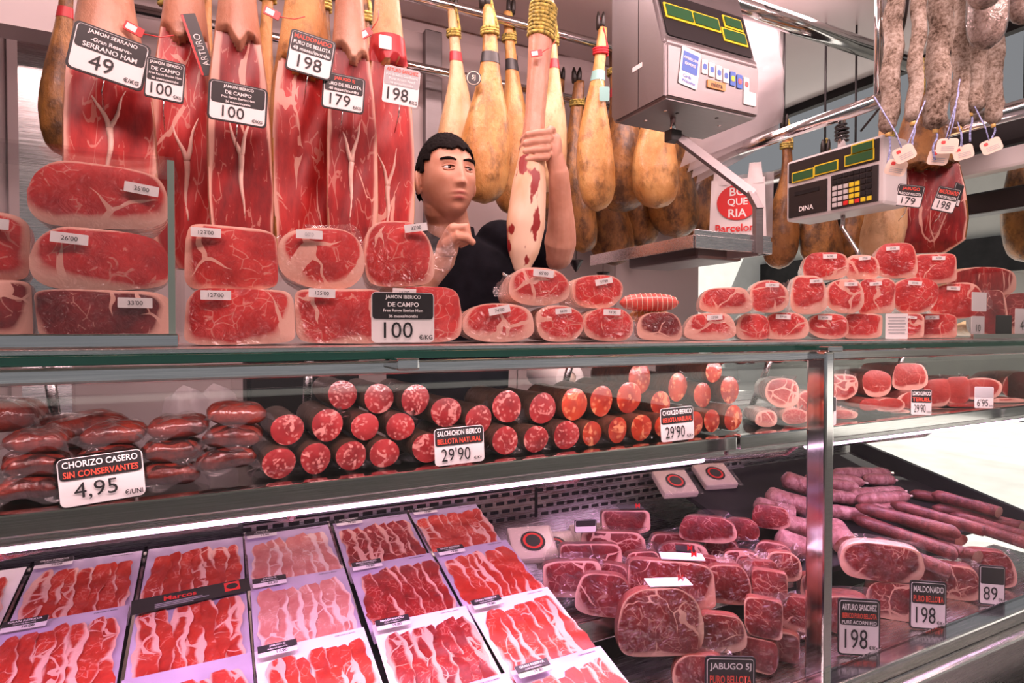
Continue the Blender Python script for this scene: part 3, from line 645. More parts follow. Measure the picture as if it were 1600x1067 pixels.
loaf('ham piece priced 33\'00 at the bottom of the glass guard', 84, 272, 450, 523, .86, .16, 'rect', M_whamdark, M_darkside, 1, z=C, price="33'00", lab_at=(.45, .78), group=G1)
loaf('ham piece priced 26\'00 in the middle of the glass guard', 76, 270, 358, 458, .86, .15, 'd', M_wham, M_fatside, 2, price="26'00", lab_at=(-.45, .80), lroll=4, group=G1)
loaf('ham piece priced 25\'00 on top inside the glass guard', 66, 262, 258, 364, .86, .15, 'd', M_wham, M_fatside, 3, price="25'00", lab_at=(.58, .66), lroll=6, group=G1)
loaf('pale-bottomed ham piece priced 27\'00 cut off by the photo\'s left edge', -110, 72, 318, 434, .87, .15, 'rect', M_wham, M_fatside, 4, price="27'00", lab_at=(.42, .82), lroll=4, group=G1)
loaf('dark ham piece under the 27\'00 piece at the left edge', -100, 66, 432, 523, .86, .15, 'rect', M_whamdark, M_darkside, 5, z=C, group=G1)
g = thing('glass_guard', 'clear glass guard box with steel foot at left of counter', 'glass guard')
gx = P(272, 400, .80).x; gz = P(272, 252, .80).z
box('front_pane', XL, gx, .798, .803, C + .012, gz, M_acryl, g); box('side_pane', gx - .005, gx, .803, 1.06, C + .012, gz, M_acryl, g); box('steel_foot', XL, gx + .004, .79, .812, C, C + .016, chrome, g, .002)
box('top_pane', XL, gx, .803, .90, gz, gz + .005, M_acryl, g); box('pane_edge', gx - .006, gx + .001, .797, .804, C + .012, gz, M_gedge2, g)
G2 = 'ham halves stacked left of the man'
loaf('ham half priced 127\'00, lower row beside the glass guard', 283, 457, 446, 540, .86, .18, 'rect', seed=11, z=C, price="127'00", lab_at=(-.45, .87), group=G2)
loaf('ham half priced 135\'00, lower row left of the white sign', 451, 598, 446, 540, .87, .18, 'rect', seed=12, z=C, price="135'00", lab_at=(-.42, .90), lroll=2, group=G2)
loaf('ham half behind the counter sign, lower row', 604, 734, 444, 534, .90, .17, 'd', seed=13, z=C, price="15'00", lab_at=(-.5, .88), lroll=2, group=G2)
loaf('ham half priced 123\'00, upper row beside the glass guard', 277, 420, 344, 450, .90, .16, 'rect', seed=14, price="123'00", lab_at=(-.55, .86), flap=(-20, 40, .012), group=G2)
loaf('shiny ham half with crumpled film, middle of the upper row', 405, 546, 347, 450, .90, .16, 'oval', M_wham, M_fatside, 15, price="00'0", lab_at=(-.3, .86), flap=(20, 110, .012), group=G2)
loaf('ham half priced 32\'00 with a film wing, upper row by the man', 545, 662, 340, 448, .91, .16, 'd', seed=16, price="32'00", lab_at=(.5, .88), lroll=-6, flap=(-30, 50, .035), roll=-4, group=G2)
sign('white-bordered counter sign reading Jamon Iberico de Campo 100', 630, 497, 102, 84, .83, CAMPO, '100', '€/KG', yawk=.4, split=.52, style='clear', bottom=C)
G3 = 'ham pieces in the middle of the counter'
loaf('oval ham piece lowest left in the middle heap', 722, 846, 470, 538, .86, .17, 'oval', seed=21, z=C, price="74'00", lab_at=(-.0, .82), lroll=-12, flap=(150, 210, .02), group=G3)
loaf('oval ham piece at the centre bottom of the middle heap', 842, 922, 474, 534, .87, .20, 'oval', seed=22, z=C, price="66'00", lab_at=(.1, .84), lroll=-5, flap=(170, 220, .02), group=G3)
loaf('oval ham piece lowest right in the middle heap', 918, 1002, 478, 534, .87, .20, 'oval', seed=23, z=C, price="74'00", lab_at=(.1, .86), lroll=2, flap=(180, 230, .02), group=G3)
loaf('large oval ham piece on top of the middle heap', 792, 894, 422, 484, .90, .2, 'oval', seed=24, price="65'00", lab_at=(.1, .84), lroll=5, flap=(150, 220, .02), group=G3)
loaf('oval ham piece on the right top of the middle heap', 892, 976, 433, 488, .92, .2, 'oval', seed=25, price="59'00", lab_at=(.2, .80), lroll=-12, flap=(150, 220, .015), group=G3)
for k, (a, b, c_, d_, lab) in enumerate([(968, 1060, 462, 490, 'red netted cured loin lying on top of the trimmings'), (985, 1050, 490, 512, 'golden netted piece under the red loin'), (1000, 1060, 508, 531, 'lowest netted piece beside the dark wrapped ham')]):
    uc = (a + b) / 2; p = P(uc, (c_ + d_) / 2, 1.0); mp = mpp(uc, 1.0); r0 = (d_ - c_) / 2 * mp; hl = (b - a) / 2 * mp; p.z = max(p.z, C + r0)
    t = thing('netted_loin', lab, 'cured loin', p, (0, 0, -YAW), 'netted pieces')
    rr = [[(x, r0 * q * math.cos(w_), r0 * q * math.sin(w_)) for w_ in np.linspace(0, 6.283, 20, endpoint=False)] for x, q in [(hl * s, math.sqrt(max(.01, 1 - abs(s) ** 3))) for s in np.linspace(-1, 1, 16)]]
    v, f = loft(rr); mesh('meat', v, f, M_net if k == 0 else M_rind, t)
    for s in range(-5, 6):
        pts = [(hl * .17 * s + hl * .10 * q, r0 * 1.02 * math.sqrt(max(.01, 1 - abs(.17 * s + .1 * q) ** 3)) * math.cos(w_), r0 * 1.02 * math.sqrt(max(.01, 1 - abs(.17 * s + .1 * q) ** 3)) * math.sin(w_)) for q, w_ in [(j / 12, j / 12 * 6.283) for j in range(13)]]
        tube('net_cord', pts, .0008, M_card, t, 5)
G4 = 'ham pieces stacked at right'
RT = [ # row 0 (on worktop)
 [(1012, 1086, 486, 532, 'd', M_whamdark, M_darkside), (1080, 1164, 487, 532, 'd', M_wham, M_fatside), (1160, 1214, 488, 533, 'd', M_wham, M_fatside), (1206, 1276, 486, 533, 'd', M_wham, M_fatside), (1276, 1338, 488, 535, 'oval', M_wham, M_fatside), (1334, 1390, 488, 536, 'rect', M_wham, M_fatside), (1414, 1450, 488, 537, 'rect', M_wham, M_fatside), (1448, 1510, 488, 537, 'rect', M_wham, M_fatside)],
 [(1092, 1176, 446, 489, 'd', M_wham, M_fatside), (1172, 1232, 436, 489, 'oval', M_wham, M_fatside), (1236, 1292, 432, 496, 'd', M_wham, M_fatside), (1292, 1348, 432, 489, 'oval', M_wham, M_fatside), (1344, 1396, 430, 489, 'rect', M_wham, M_fatside), (1396, 1462, 430, 489, 'oval', M_wham, M_fatside), (1458, 1532, 430, 489, 'oval', M_wham, M_fatside)],
 [(1256, 1324, 388, 434, 'd', M_wham, M_fatside), (1322, 1372, 393, 434, 'd', M_wham, M_fatside), (1368, 1430, 376, 434, 'd', M_wham, M_fatside), (1428, 1490, 382, 432, 'rect', M_wham, M_fatside)]]
ORD = ['first', 'second', 'third', 'fourth', 'fifth', 'sixth', 'seventh', 'eighth', 'ninth', 'tenth', 'eleventh', 'twelfth']
ROWN = ['bottom', 'middle', 'top']
LB = {(0, 1): "25'00", (0, 3): "59'00", (0, 4): "60'00", (1, 1): "17'00", (1, 2): "38'00", (1, 3): "39'00", (1, 4): "35'00", (1, 5): "35'00", (1, 6): "38'00", (2, 0): "36'00", (2, 1): "37'00", (2, 2): "35'00", (2, 3): "34'00", (0, 6): "36'00", (0, 7): "37'00"}
for r_, row in enumerate(RT):
    for i, (a, b, c_, d_, kd, fm, sm) in enumerate(row):
        loaf('wrapped ham piece, %s from left in the %s row of the right-hand stack' % (ORD[i], ROWN[r_]), a, b, c_, d_, .88 + .035 * r_, .14, kd, fm, sm, 200 + 10 * r_ + i, yawk=.8, z=C if r_ == 0 else None,
             price=LB.get((r_, i)), lab_at=(random.uniform(-.2, .35), .84), lroll=random.uniform(-4, 10), flap=(150, 215, .02) if (i + r_) % 3 == 0 else ((-30, 30, .025) if (r_, i) == (1, 6) else None), group=G4, labw=.030)
loaf('ham end with thick pale skin lying behind the right stack', 1488, 1580, 390, 440, 1.05, .25, 'oval', M_hamdark, M_rindpale, 260, yawk=.3, group='skin-on ham ends')
loaf('skin-on ham end at the right edge of the photo', 1570, 1640, 408, 440, 1.05, .25, 'oval', M_hamdark, M_rindpale, 261, yawk=.3, group='skin-on ham ends')
# clear box at the right end with printed paper and cards
bp = P(1518, 530, .80); bb_ = thing('acrylic_box', 'clear acrylic box holding labels and packs at right counter end', 'box', (bp.x, .80, C), (0, 0, 0))
bw = .42; bh = P(1530, 420, .80).z - C
for nm, a in (('front_pane', (0, bw, 0, .004, 0, bh)), ('side_pane', (0, .004, .004, .065, 0, bh)), ('base', (0, bw, .004, .065, 0, .004))): box(nm, *a, M_acryl, bb_)
box('steel_foot', -.004, bw, -.006, .0, 0, .012, chrome, bb_)
for k, (x, z, wd, hg, mt, s) in enumerate([(.04, .028, .06, .045, M_white, "10"), (.19, .03, .08, .05, M_ktext, ""), (.31, .04, .07, .07, M_white, "4"), (.12, .09, .07, .05, M_white, "")]):
    c_ = thing('boxed_card', ['white price card with large digits in the acrylic box', 'black card in the acrylic box', 'tall card at the right end of the acrylic box', 'blank white card high in the acrylic box'][k], 'card', (bp.x + x + .03, .82 + .012 * k, C + .006 + z), (0, 0, 0), 'cards in the acrylic box')
    panel('card', wd, hg, .003, 0, .001, mt, c_)
    if s: letter(s, M_ktext, c_, 0, -hg * .15, hg * .4, wd * .7, -.001)
for k, (u, v0, v1) in enumerate([(1545, 450, 482), (1590, 455, 500)]):
    loaf('packed dark ham seen through the acrylic box, %s one' % ('left' if k == 0 else 'right'), u - 22, u + 25, v0, v1, .98, .08, 'd', M_whamdark, M_darkside, 270 + k, yawk=.7, z=C, group='packs in the acrylic box')
p = P(1401, 512, .83); t = thing('printed_label', 'upright white printed label against the bottom row at right', 'label', (p.x, .83, C + .03), (0, 0, face_yaw(p, .8)))
panel('paper', .044, .058, .002, 0, .001, M_white, t)
for k in range(6): panel('print_line', .032 if k % 2 else .036, .003, .0008, -.0006, 0, M_grey, t, 0, .02 - k * .007)

# ------------------------------------------------------------------ salchichon and chorizo on the glass shelf
def salami_at(label, p, r, length, dirv, cutm, casem, seed, group, flap=False, name='cut_sausage', cat='sausage', ov=1.0, bend=.0, slant=.15):
    d = Vector(dirv).normalized(); yaw = math.atan2(-d.x, d.y); t = thing(name, label, cat, p, Euler((math.asin(max(-1, min(1, d.z))), 0, yaw)), group)
    g_ = np.random.default_rng(seed); n = 24; a = np.linspace(0, 2 * math.pi, n, endpoint=False); wob = 1 + .03 * np.sin(2 * a + g_.uniform(0, 6)) + .02 * np.sin(3 * a + g_.uniform(0, 6)); V = []
    sl = g_.uniform(-slant, slant); rw = r * ov
    for s in np.linspace(0, 1, 14):
        k = 1.0 if s < .85 else math.sqrt(max(.02, 1 - ((s - .85) / .155) ** 2)); k *= 1 + .02 * math.sin(9 * s + g_.uniform(0, 1))
        x = rw * k * np.cos(a) * wob + bend * s * s; z = r * k * np.sin(a) * wob
        V.append(np.stack([x, s * length + (x * sl if s < .3 else 0 * x), z], 1))
    v, f = loft(V, False); m = 13 * n; f.append(tuple(range(m, m + n))); mesh('casing', v, f, casem, t)
    rr = []
    for s in (1.0, .95, .7, .4, .02):
        q = V[0] * np.array([s, 1, s]); q[:, 1] = V[0][:, 1] * s - r * .10 * (1 - s * s); rr.append(q)
    v, f = loft(rr, False); f = [q[::-1] for q in f] + [tuple(range(5 * n - 1, 4 * n - 1, -1))]; mesh('cut_face', v, f, cutm, t)
    if flap:
        o = np.stack([V[0][:, 0], V[0][:, 2]], 1); fl = wrap_flap(t, o - o.min(0) * np.array([0, 1]), *flap, seed); fl.location.z = o[:, 1].min()
    return t
def shelf_row(rows, cutm, casem, what, group, seed0):
    for rname, items in rows:
        for i, (u, v, rp, Y) in enumerate(items):
            p = P(u, v, Y); r = rp * mpp(u, Y) * .90; p.z = max(p.z, SH + r + .001)
            cm = cutm
            salami_at('%s, %s from left in the %s row on the shelf' % (what, ORD[i], rname), p, r, .14 + .015 * ((i * 7) % 3), (-.05 + .008 * ((i * 5) % 4 - 1.5) / 1.5, 1, 0), cm, casem, seed0 + i + 50 * len(rname), group, (200, 340, .022) if rname == 'bottom' else ((10, 60, .012) if i % 2 else False))
shelf_row([('top', [(535, 632, 25, 1.0), (602, 640, 26, .97), (654, 636, 25, 1.0)]),
           ('middle', [(447, 689, 27, .93), (513, 689, 27, .93), (580, 692, 24, .93), (627, 694, 24, .93), (706, 666, 26, .95), (752, 674, 25, .94), (797, 674, 27, .94)]),
           ('bottom', [(425, 745, 27, .905), (483, 738, 26, .91), (540, 734, 26, .91), (596, 738, 25, .91), (660, 728, 26, .91), (722, 730, 26, .91), (782, 722, 24, .91)])], M_salami, M_casing, 'cut salchichon salami with dark casing', 'salchichon on the shelf', 300)
shelf_row([('top', [(990, 608, 27, 1.0), (1043, 611, 24, 1.0), (1072, 598, 18, 1.05)]),
           ('middle', [(888, 659, 29, .93), (936, 655, 26, .94), (988, 652, 27, .94), (1026, 642, 22, .96), (1090, 639, 22, .96), (1133, 634, 24, .95)]),
           ('bottom', [(924, 702, 22, .91), (962, 700, 22, .91), (1002, 697, 23, .91), (1046, 692, 21, .91), (1086, 688, 21, .91), (1112, 682, 20, .92), (1147, 677, 22, .92)])], M_chorizo, M_chcasing, 'cut chorizo with orange-red face', 'chorizo on the shelf', 400)
for lab, u, v, rp, Y, mt in [('large salchichon leaning at the edge of the chorizo pile', 836, 670, 27, .93, M_salami), ('small salchichon lying low beside the chorizo pile', 828, 714, 23, .905, M_salami), ('whitish speckled salchichon slice end below the chorizo', 880, 708, 25, .905, M_salami)]:
    p = P(u, v, Y); r = rp * mpp(u, Y) * .9; p.z = max(p.z, SH + r + .001); salami_at(lab, p, r, .14, (-.1, 1, 0), mt, M_casing, int(u), 'salchichon on the shelf', (190, 330, .025))
# chorizo casero: vacuum packs of two short links in stacks
def link_pack(label, p, yaw, W, r, seed, group):
    t = thing('chorizo_pack', label, 'chorizo pack', p, (0, 0, yaw), group); g_ = np.random.default_rng(seed)
    for s in (-1, 1):
        pts = [((q - .5) * W * .98, .022 + s * r * 1.0 + .010 * (2 * q - 1) ** 2 * s + .002 * math.sin(5 * q + seed), r * 1.0 + r * .12 * math.sin(4 * q + seed)) for q in np.linspace(0, 1, 12)]
        rad = [r * 1.12 * math.sqrt(max(.12, 1 - abs(2 * q - 1) ** 4.5)) for q in np.linspace(0, 1, 12)]
        tube('chorizo_link', pts, rad, M_chlink, t, 14)
    n = 22; V = []; ph = g_.uniform(0, 6, 3)
    for k in (0, 1, 2):
        for j in range(n):
            s = j / (n - 1); V.append(((s - .5) * W * (1.05 + .1 * k), -.024 - .010 * k, r * (1.0 - .35 * k) + r * .45 * math.sin(s * 9 + ph[0]) * (.3 + .5 * k) * .8 + .004))
    f = [(q * n + j, q * n + j + 1, (q + 1) * n + j + 1, (q + 1) * n + j) for q in (0, 1) for j in range(n - 1)]
    mesh('plastic_wrap', [(x, y, max(.001, z)) for x, y, z in V], f, M_wrap, t)
    V = []
    for k in range(5):
        for j in range(n):
            s = j / (n - 1); y = -.024 + .09 * k / 4; V.append(((s - .5) * W * 1.05, y, r * 2.05 * (1 - .8 * abs(2 * s - 1) ** 4) + .002 * math.sin(s * 14 + k + ph[1])))
    f = [(q * n + j, q * n + j + 1, (q + 1) * n + j + 1, (q + 1) * n + j) for q in range(4) for j in range(n - 1)]
    mesh('film', V, f, M_film, t); return t
STK = ['at the left edge', 'behind the Casero sign', 'right of the Casero sign', 'next to the salchichon']
for i, (u, n_) in enumerate([(50, 3), (175, 3), (278, 3), (362, 3)]):
    for k in range(n_):
        Y = .905 + .006 * k; p = P(u + 5 * math.sin(k * 3 + i), 700, Y); W = 84 * mpp(u, Y); r = 15.5 * mpp(u, Y)
        link_pack('vacuum pack of two chorizo links, %s in the stack %s' % (['bottom', 'middle', 'top'][k], STK[i]), Vector((p.x, Y + .02, SH + .001 + k * r * 2.08)), face_yaw(p, .5) + .1 * math.sin(i + 2 * k), W, r, i * 10 + k, 'chorizo packs on the shelf')
for i, (u, v) in enumerate([(30, 610), (100, 600), (130, 640)]):
    p = P(u, v, 1.13); link_pack('chorizo pack at the rear of the shelf, %s from left' % ORD[i], Vector((p.x, 1.06, SH + .001)), .2 * i, .11, .02, 90 + i, 'rear chorizo packs')
# shelf signs
sign('shelf sign reading Chorizo Casero sin conservantes 4,95', 160, 752, 116, 80, .853, [('CHORIZO CASERO', 1, Wt), ('SIN CONSERVANTES', 1, Rd)], '4,95', '€/UNI', yawk=.2, roll=-4, split=.44, style='clear', bottom=SH + .006)
sign('shelf sign reading Salchichon Iberico Bellota Natural 29\'90', 718, 709, 84, 62, .853, [('SALCHICHON IBERICO', 1, Wt), ('BELLOTA NATURAL', 1, Rd)], "29'90", '€/Kg', yawk=.2, roll=-2, split=.46, style='clear', bottom=SH + .006)
sign('shelf sign reading Chorizo Iberico Bellota Natural 29\'90', 1058, 682, 62, 56, .853, [('CHORIZO IBERICO', 1, Wt), ('BELLOTA NATURAL', 1, Rd)], "29'90", '€/Kg', yawk=.2, roll=-3, split=.46, style='clear', bottom=SH + .006)
sign('shelf sign half hidden behind the chrome post', 1285, 666, 44, 48, .853, [('CA     M', 1, Wt), ('AM     ', 1, Wt)], '2', '', yawk=.5, style='clear', bottom=SH + .006)
sign('shelf sign reading Lomo Curado 29\'90', 1439, 656, 30, 42, .853, [('LOMO CURADO', 1, Wt), ('TERUEL', 1, Rd)], "29'90", '€/Kg', yawk=.6, style='clear', bottom=SH + .006)
sign('small pale shelf sign priced 6\'95 at far right', 1537, 643, 27, 36, .853, [], "6'95", '€/Kg', yawk=.6, style='grey', bottom=SH + .006)
# coppa, lomo and netted pieces at right of the shelf
CO = [(1196, 1248, 592, 640, 'upper coppa left of the chrome post'), (1180, 1214, 640, 680, 'low coppa beside the chorizo'), (1222, 1262, 638, 682, 'low coppa left of the post sign'), (1246, 1284, 588, 632, 'tall coppa just left of the post'), (1296, 1346, 602, 644, 'coppa just right of the chrome post'), (1300, 1346, 640, 680, 'low coppa right of the chrome post')]
for i, (a, b, c_, d_, lab) in enumerate(CO):
    loaf('marbled ' + lab, a, b, c_, d_, .92 + .03 * (d_ < 650), .16, 'oval', M_coppa, M_fatside, 500 + i, yawk=.7, z=SH + .001 if d_ > 650 else None, name='coppa_piece', cat='coppa', group='coppa pieces', flap=(30, 90, .01))
LO = [(1362, 1404, 626, 678, 'red loin piece by the glare'), (1396, 1446, 584, 628, 'upper loin piece left'), (1404, 1452, 616, 660, 'middle loin piece above the Lomo sign'), (1446, 1484, 604, 650, 'middle loin piece right'), (1452, 1492, 640, 672, 'low loin piece right of the Lomo sign'), (1484, 1526, 632, 668, 'long loin piece before the small sign'), (1505, 1560, 594, 630, 'upper netted loin behind the small sign'), (1548, 1598, 622, 656, 'low loin at the right edge'), (1340, 1372, 632, 678, 'narrow loin beside the low coppa'), (1392, 1420, 640, 674, 'small loin left of the Lomo sign'), (1346, 1388, 590, 634, 'upper loin right of the coppa'), (1476, 1512, 588, 632, 'upper loin at the middle of the right shelf'), (1522, 1552, 630, 662, 'small loin under the small sign'), (1570, 1630, 586, 630, 'upper loin at the right edge')]
for i, (a, b, c_, d_, lab) in enumerate(LO):
    loaf('cured ' + lab, a, b, c_, d_, .92 + .03 * (d_ < 655), .18, 'd' if i % 2 else 'oval', M_lomo, M_darkside, 520 + i, yawk=.35, z=SH + .001 if d_ > 655 else None, name='loin_piece', cat='loin', group='loin pieces', flap=(20, 80, .012) if i % 2 else None)
for i, (u, v, wd) in enumerate([(1075, 572, 60), (1130, 580, 70), (1195, 572, 70), (1250, 580, 60), (1330, 574, 70), (1395, 566, 70), (1460, 572, 70)]):
    p = P(u, v, 1.165); r = .018; hl = wd * mpp(u, 1.14) * .62; p.z = CT - .0675 + r * 1.12; t = thing('rear_sausage', 'dark shrivelled sausage on the upper rear ledge, %s from left' % ORD[i], 'sausage', p, (0, 0, -.1 + .05 * math.sin(i * 3)), 'rear dark sausages')
    pts = [(hl * q, .01 * math.sin(3 * q + i), .004 * math.sin(5 * q + i)) for q in np.linspace(-1, 1, 16)]; tube('casing', pts, [r * math.sqrt(max(.05, 1 - abs(q) ** 5)) * (1 + .08 * math.sin(11 * q + i)) for q in np.linspace(-1, 1, 16)], M_stick, t, 14); tube('string_end', [(hl, 0, 0), (hl + .02, 0, .006)], .003, M_card, t, 6)
box('upper_rear_ledge', .80, XR, 1.13, 1.21, CT - .075, CT - .068, M_glass, case)
# things on the staff side seen through the glass
p = P(868, 588, 1.30); t = thing('paper_roll', 'white kitchen paper roll behind the shelf', 'paper roll', (p.x, 1.23, p.z), (0, 0, -.12))
rr = [[(x0 * math.cos(a), y, x0 * math.sin(a)) for a in np.linspace(0, 6.283, 28, endpoint=False)] for x0, y in ((.016, .0), (.036, 0), (.037, .003), (.037, .2), (.016, .2), (.016, .0))]
v, f = loft(rr, False); mesh('paper', v, f, M_paper, t); tube('core', [(0, .002, 0), (0, .198, 0)], .0158, M_card, t, 20); tube('spindle', [(0, .10, 0), (0, .22, 0), (0, .22, 1.09 - p.z)], .006, steel, t)
mesh('loose_sheet', [(-.03, -.001, -.03), (.03, -.001, -.032), (.026, -.004, -.058), (-.012, -.008, -.05)], [(0, 1, 2, 3)], M_paper, t)
t = thing('paper_holder_shelf', 'steel rear worktop of the staff side', 'worktop', (0, 0, 0)); box('top', 1.05, 2.1, 1.50, 1.72, 1.16, 1.18, steel, t, .003); box('front', 1.05, 2.1, 1.70, 1.72, .2, 1.16, steel, t)
p = P(290, 640, 1.25); t = thing('plastic_bag_holder', 'white plastic bags hanging on a staff side hook', 'bag', (p.x, 1.25, SH + .002))
for k, (x, mt) in enumerate(((0, M_bag), (.05, M_bag))):
    V = [((s - .5) * .07 + x + .004 * math.sin(7 * h + s * 9), .01 * math.sin(8 * s + 3 * h) + .02 * k, .11 * h * (1 - .2 * abs(2 * s - 1))) for h in np.linspace(0, 1, 7) for s in np.linspace(0, 1, 9)]
    mesh('bag', V, [(r_ * 9 + j, r_ * 9 + j + 1, (r_ + 1) * 9 + j + 1, (r_ + 1) * 9 + j) for r_ in range(6) for j in range(8)], mt, t)

# ------------------------------------------------------------------ sliced ham packs on the sloping stand
SL = math.atan(DK1)
def slice_mesh(seed, W, Lh, mat):
    g_ = np.random.default_rng(seed); ny, nx = 22, 7; ph = g_.uniform(0, 6, 6); V = []; rim = []
    for i in range(ny):
        t_ = i / (ny - 1)
        xl = -W / 2 + .0035 * math.sin(9 * t_ + ph[0]) + .0018 * math.sin(27 * t_ + ph[1]); xr = W / 2 + .0035 * math.sin(8 * t_ + ph[2]) + .0018 * math.sin(31 * t_ + ph[3])
        tp = (1 - .5 * abs(2 * t_ - 1) ** 6)
        for j in range(nx):
            s = j / (nx - 1); V.append(((xl + (xr - xl) * s) * tp, (t_ - .5) * Lh, .0035 * s + .0012 * math.sin(20 * t_ + ph[4] + 3 * s))); rim.append(min(s, 1 - s) * W * .9 + (.0 if s < .99 else 0))
    f = [(i * nx + j, i * nx + j + 1, (i + 1) * nx + j + 1, (i + 1) * nx + j) for i in range(ny - 1) for j in range(nx - 1)]
    me = bpy.data.meshes.new('ham_slice'); me.from_pydata(V, [], f); a = me.attributes.new('rim', 'FLOAT', 'POINT'); a.data.foreach_set('value', np.array(rim, dtype=np.float32)); me.polygons.foreach_set('use_smooth', [True] * len(f)); me.materials.append(mat); return me
SLM = {k: [slice_mesh(600 + 10 * q + i, .034, .176, m_) for i in range(4)] for q, (k, m_) in enumerate((('r', M_slice), ('d', M_slicedark), ('p', M_slicepale)))}
def pack(label, xc, ytop, mkey, title, price, seed, lift=0, rot=0, wid=.178, ln=.222, white=False, rows=None):
    z = lambda y: DK0 + DK1 * y
    yc = ytop - ln / 2 * math.cos(SL); t = thing('sliced_ham_pack', label, 'sliced ham pack', (xc, yc, z(yc) + .0085 + lift), Euler((SL + .03, 0, rot)), 'sliced ham packs')
    box('backing_card', -wid / 2, wid / 2, -ln / 2, ln / 2, 0, .002, M_white if white else M_tray, t, .0008)
    g_ = np.random.default_rng(seed); n_ = 7
    for i in range(n_):
        link_mesh('ham_slice', SLM[mkey][int(g_.integers(4))], t, (-.064 + i * .0213 + g_.uniform(-.002, .002), -.012 + g_.uniform(-.004, .004), .0035 + .0006 * i), (0, R(-2), R(g_.uniform(-5, 5))), (1, g_.uniform(.94, 1.05), 1))
    if title:
        e = thing_part('pack_label', t, (-wid / 2 + .034, ln / 2 - .016, .012), (R(-90), 0, 0)); e.scale = (.060, 1, .07)
        hd = box('title_strip', -.03, .03, -.0070, .0070, 0, .0006, M_sign, t); hd.location = (-wid / 2 + .034, ln / 2 - .0115, .0135)
        def flat(s, mt, x, y, h, mw, zz):
            me, tw, th = text_mesh(s, True); key = (s, True, mt.name)
            if key not in _tm: m2 = me.copy(); m2.materials.clear(); m2.materials.append(mt); _tm[key] = m2
            sz = h / max(th, 1e-4); return link_mesh('lettering', _tm[key], t, (x, y, zz), (R(-90), 0, 0), (min(sz, mw / tw), 1, sz))
        flat(title, M_wtext, -wid / 2 + .034, ln / 2 - .0095, .0048, .054, .0145); flat('PURO DE BELLOTA', M_wtext, -wid / 2 + .034, ln / 2 - .0160, .0026, .045, .0145)
        flat(price, M_ktext, -wid / 2 + .040, ln / 2 - .0228, .0060, .03, .0130)
        flat('CORTADO A MANO', M_ktext, wid / 2 - .034, ln / 2 - .008, .0028, .05, .0026)
    return t
XC = [-.42, -.23, -.042, .142, .330, .514]; YR = [1.435, 1.245, 1.050, .865]
COLN = ['leftmost', 'second', 'third', 'fourth', 'fifth', 'sixth']; 
INFO = {1: ('GRAN RESERVA', '10.00', 'r'), 2: ('', '', 'r'), 3: ('JABUGO 5J', '17.90', 'p'), 4: ('MALDONADO', '19.80', 'd'), 5: ('GRAN RESERVA', '19.80', 'r'), 0: ('', '', 'r')}
for c_ in range(6):
    for r_ in range(4):
        if r_ == 3 and c_ < 2: continue
        ti, pr, mk = INFO[c_]; wh = (r_ == 2 and c_ in (3, 4, 5)) or c_ == 0
        if c_ == 3 and r_ == 2: mk = 'r'
        pack('sliced ham pack, %s column, %s row from the back of the stand' % (COLN[c_], ORD[r_]), XC[c_], YR[r_], mk, ti, pr, 700 + c_ * 10 + r_, lift=.012 * r_, rot=R(random.uniform(-1.2, 1.2)), white=wh)
# black branded band across the third column
p = PD(302, 955, .02); t = thing('brand_band', 'black band printed Marcos in red across two ham packs', 'band', (-.042, 1.222, DK0 + DK1 * 1.222 + .036), Euler((SL, 0, R(5))))
box('band', -.095, .095, -.020, .020, 0, .0015, M_black, t, .0006)
def flat2(s, mt, x, y, h, mw, zz, par):
    me, tw, th = text_mesh(s, True); key = (s, True, mt.name)
    if key not in _tm: m2 = me.copy(); m2.materials.clear(); m2.materials.append(mt); _tm[key] = m2
    sz = h / max(th, 1e-4); return link_mesh('lettering', _tm[key], par, (x, y, zz), (R(-90), 0, 0), (min(sz, mw / tw), 1, sz))
flat2('Marcos', M_redtag, -.02, .006, .013, .06, .002, t); box('logo_square', .052, .078, -.010, .016, .0015, .0019, M_redtag, t)
a = np.linspace(0, 6.283, 24, endpoint=False); vv, ff = loft([[(.065 + .010 * math.cos(q), .003 + .008 * math.sin(q), .0019) for q in a], [(.065 + .010 * math.cos(q), .003 + .008 * math.sin(q), .0023) for q in a]]); mesh('logo_oval', vv, ff, M_black, t, smooth=False)
for k, wd in enumerate((.075, .085, .06)): box('print_line', -.06, -.06 + wd, -.0065 - .0045 * k, -.0050 - .0045 * k, .0015, .0018, M_grey, t)
# leaf tag and diamond badge on the front packs
t = thing('leaf_tag', 'dark swing tag with leaf outline on the fifth column pack', 'tag', (.392, .815, DK0 + DK1 * .815 + .038), Euler((SL, 0, R(-4)))); box('card', -.018, .018, -.045, .045, 0, .001, M_grey, t)
tube('leaf_outline', [(.010 * math.sin(q) * (1 + .3 * math.cos(5 * q)), .012 + .014 * math.cos(q) * (1 + .2 * math.cos(5 * q)), .0016) for q in np.linspace(0, 6.283, 30)], .0006, M_wtext, t, 5)
pz_ = PD(886, 1035, .035); t = thing('diamond_badge', 'grey diamond badge with stripes on the front right pack', 'badge', pz_, Euler((SL, 0, R(12))))
for nm, k, mt, z in (('plate', .030, M_grey, 0), ('inner', .025, M_white, .0008)): mesh(nm, [(-k, 0, z), (0, -k, z), (k, 0, z), (0, k, z), (-k, 0, z - .001), (0, -k, z - .001), (k, 0, z - .001), (0, k, z - .001)], [(0, 1, 2, 3), (7, 6, 5, 4), (0, 4, 5, 1), (1, 5, 6, 2), (2, 6, 7, 3), (3, 7, 4, 0)], mt, t, smooth=False)
for k in range(4): box('stripe', .002 + k * .0045, .004 + k * .0045, -.018 + k * .0045, .018 - k * .0045, .001, .0014, M_ktext, t)

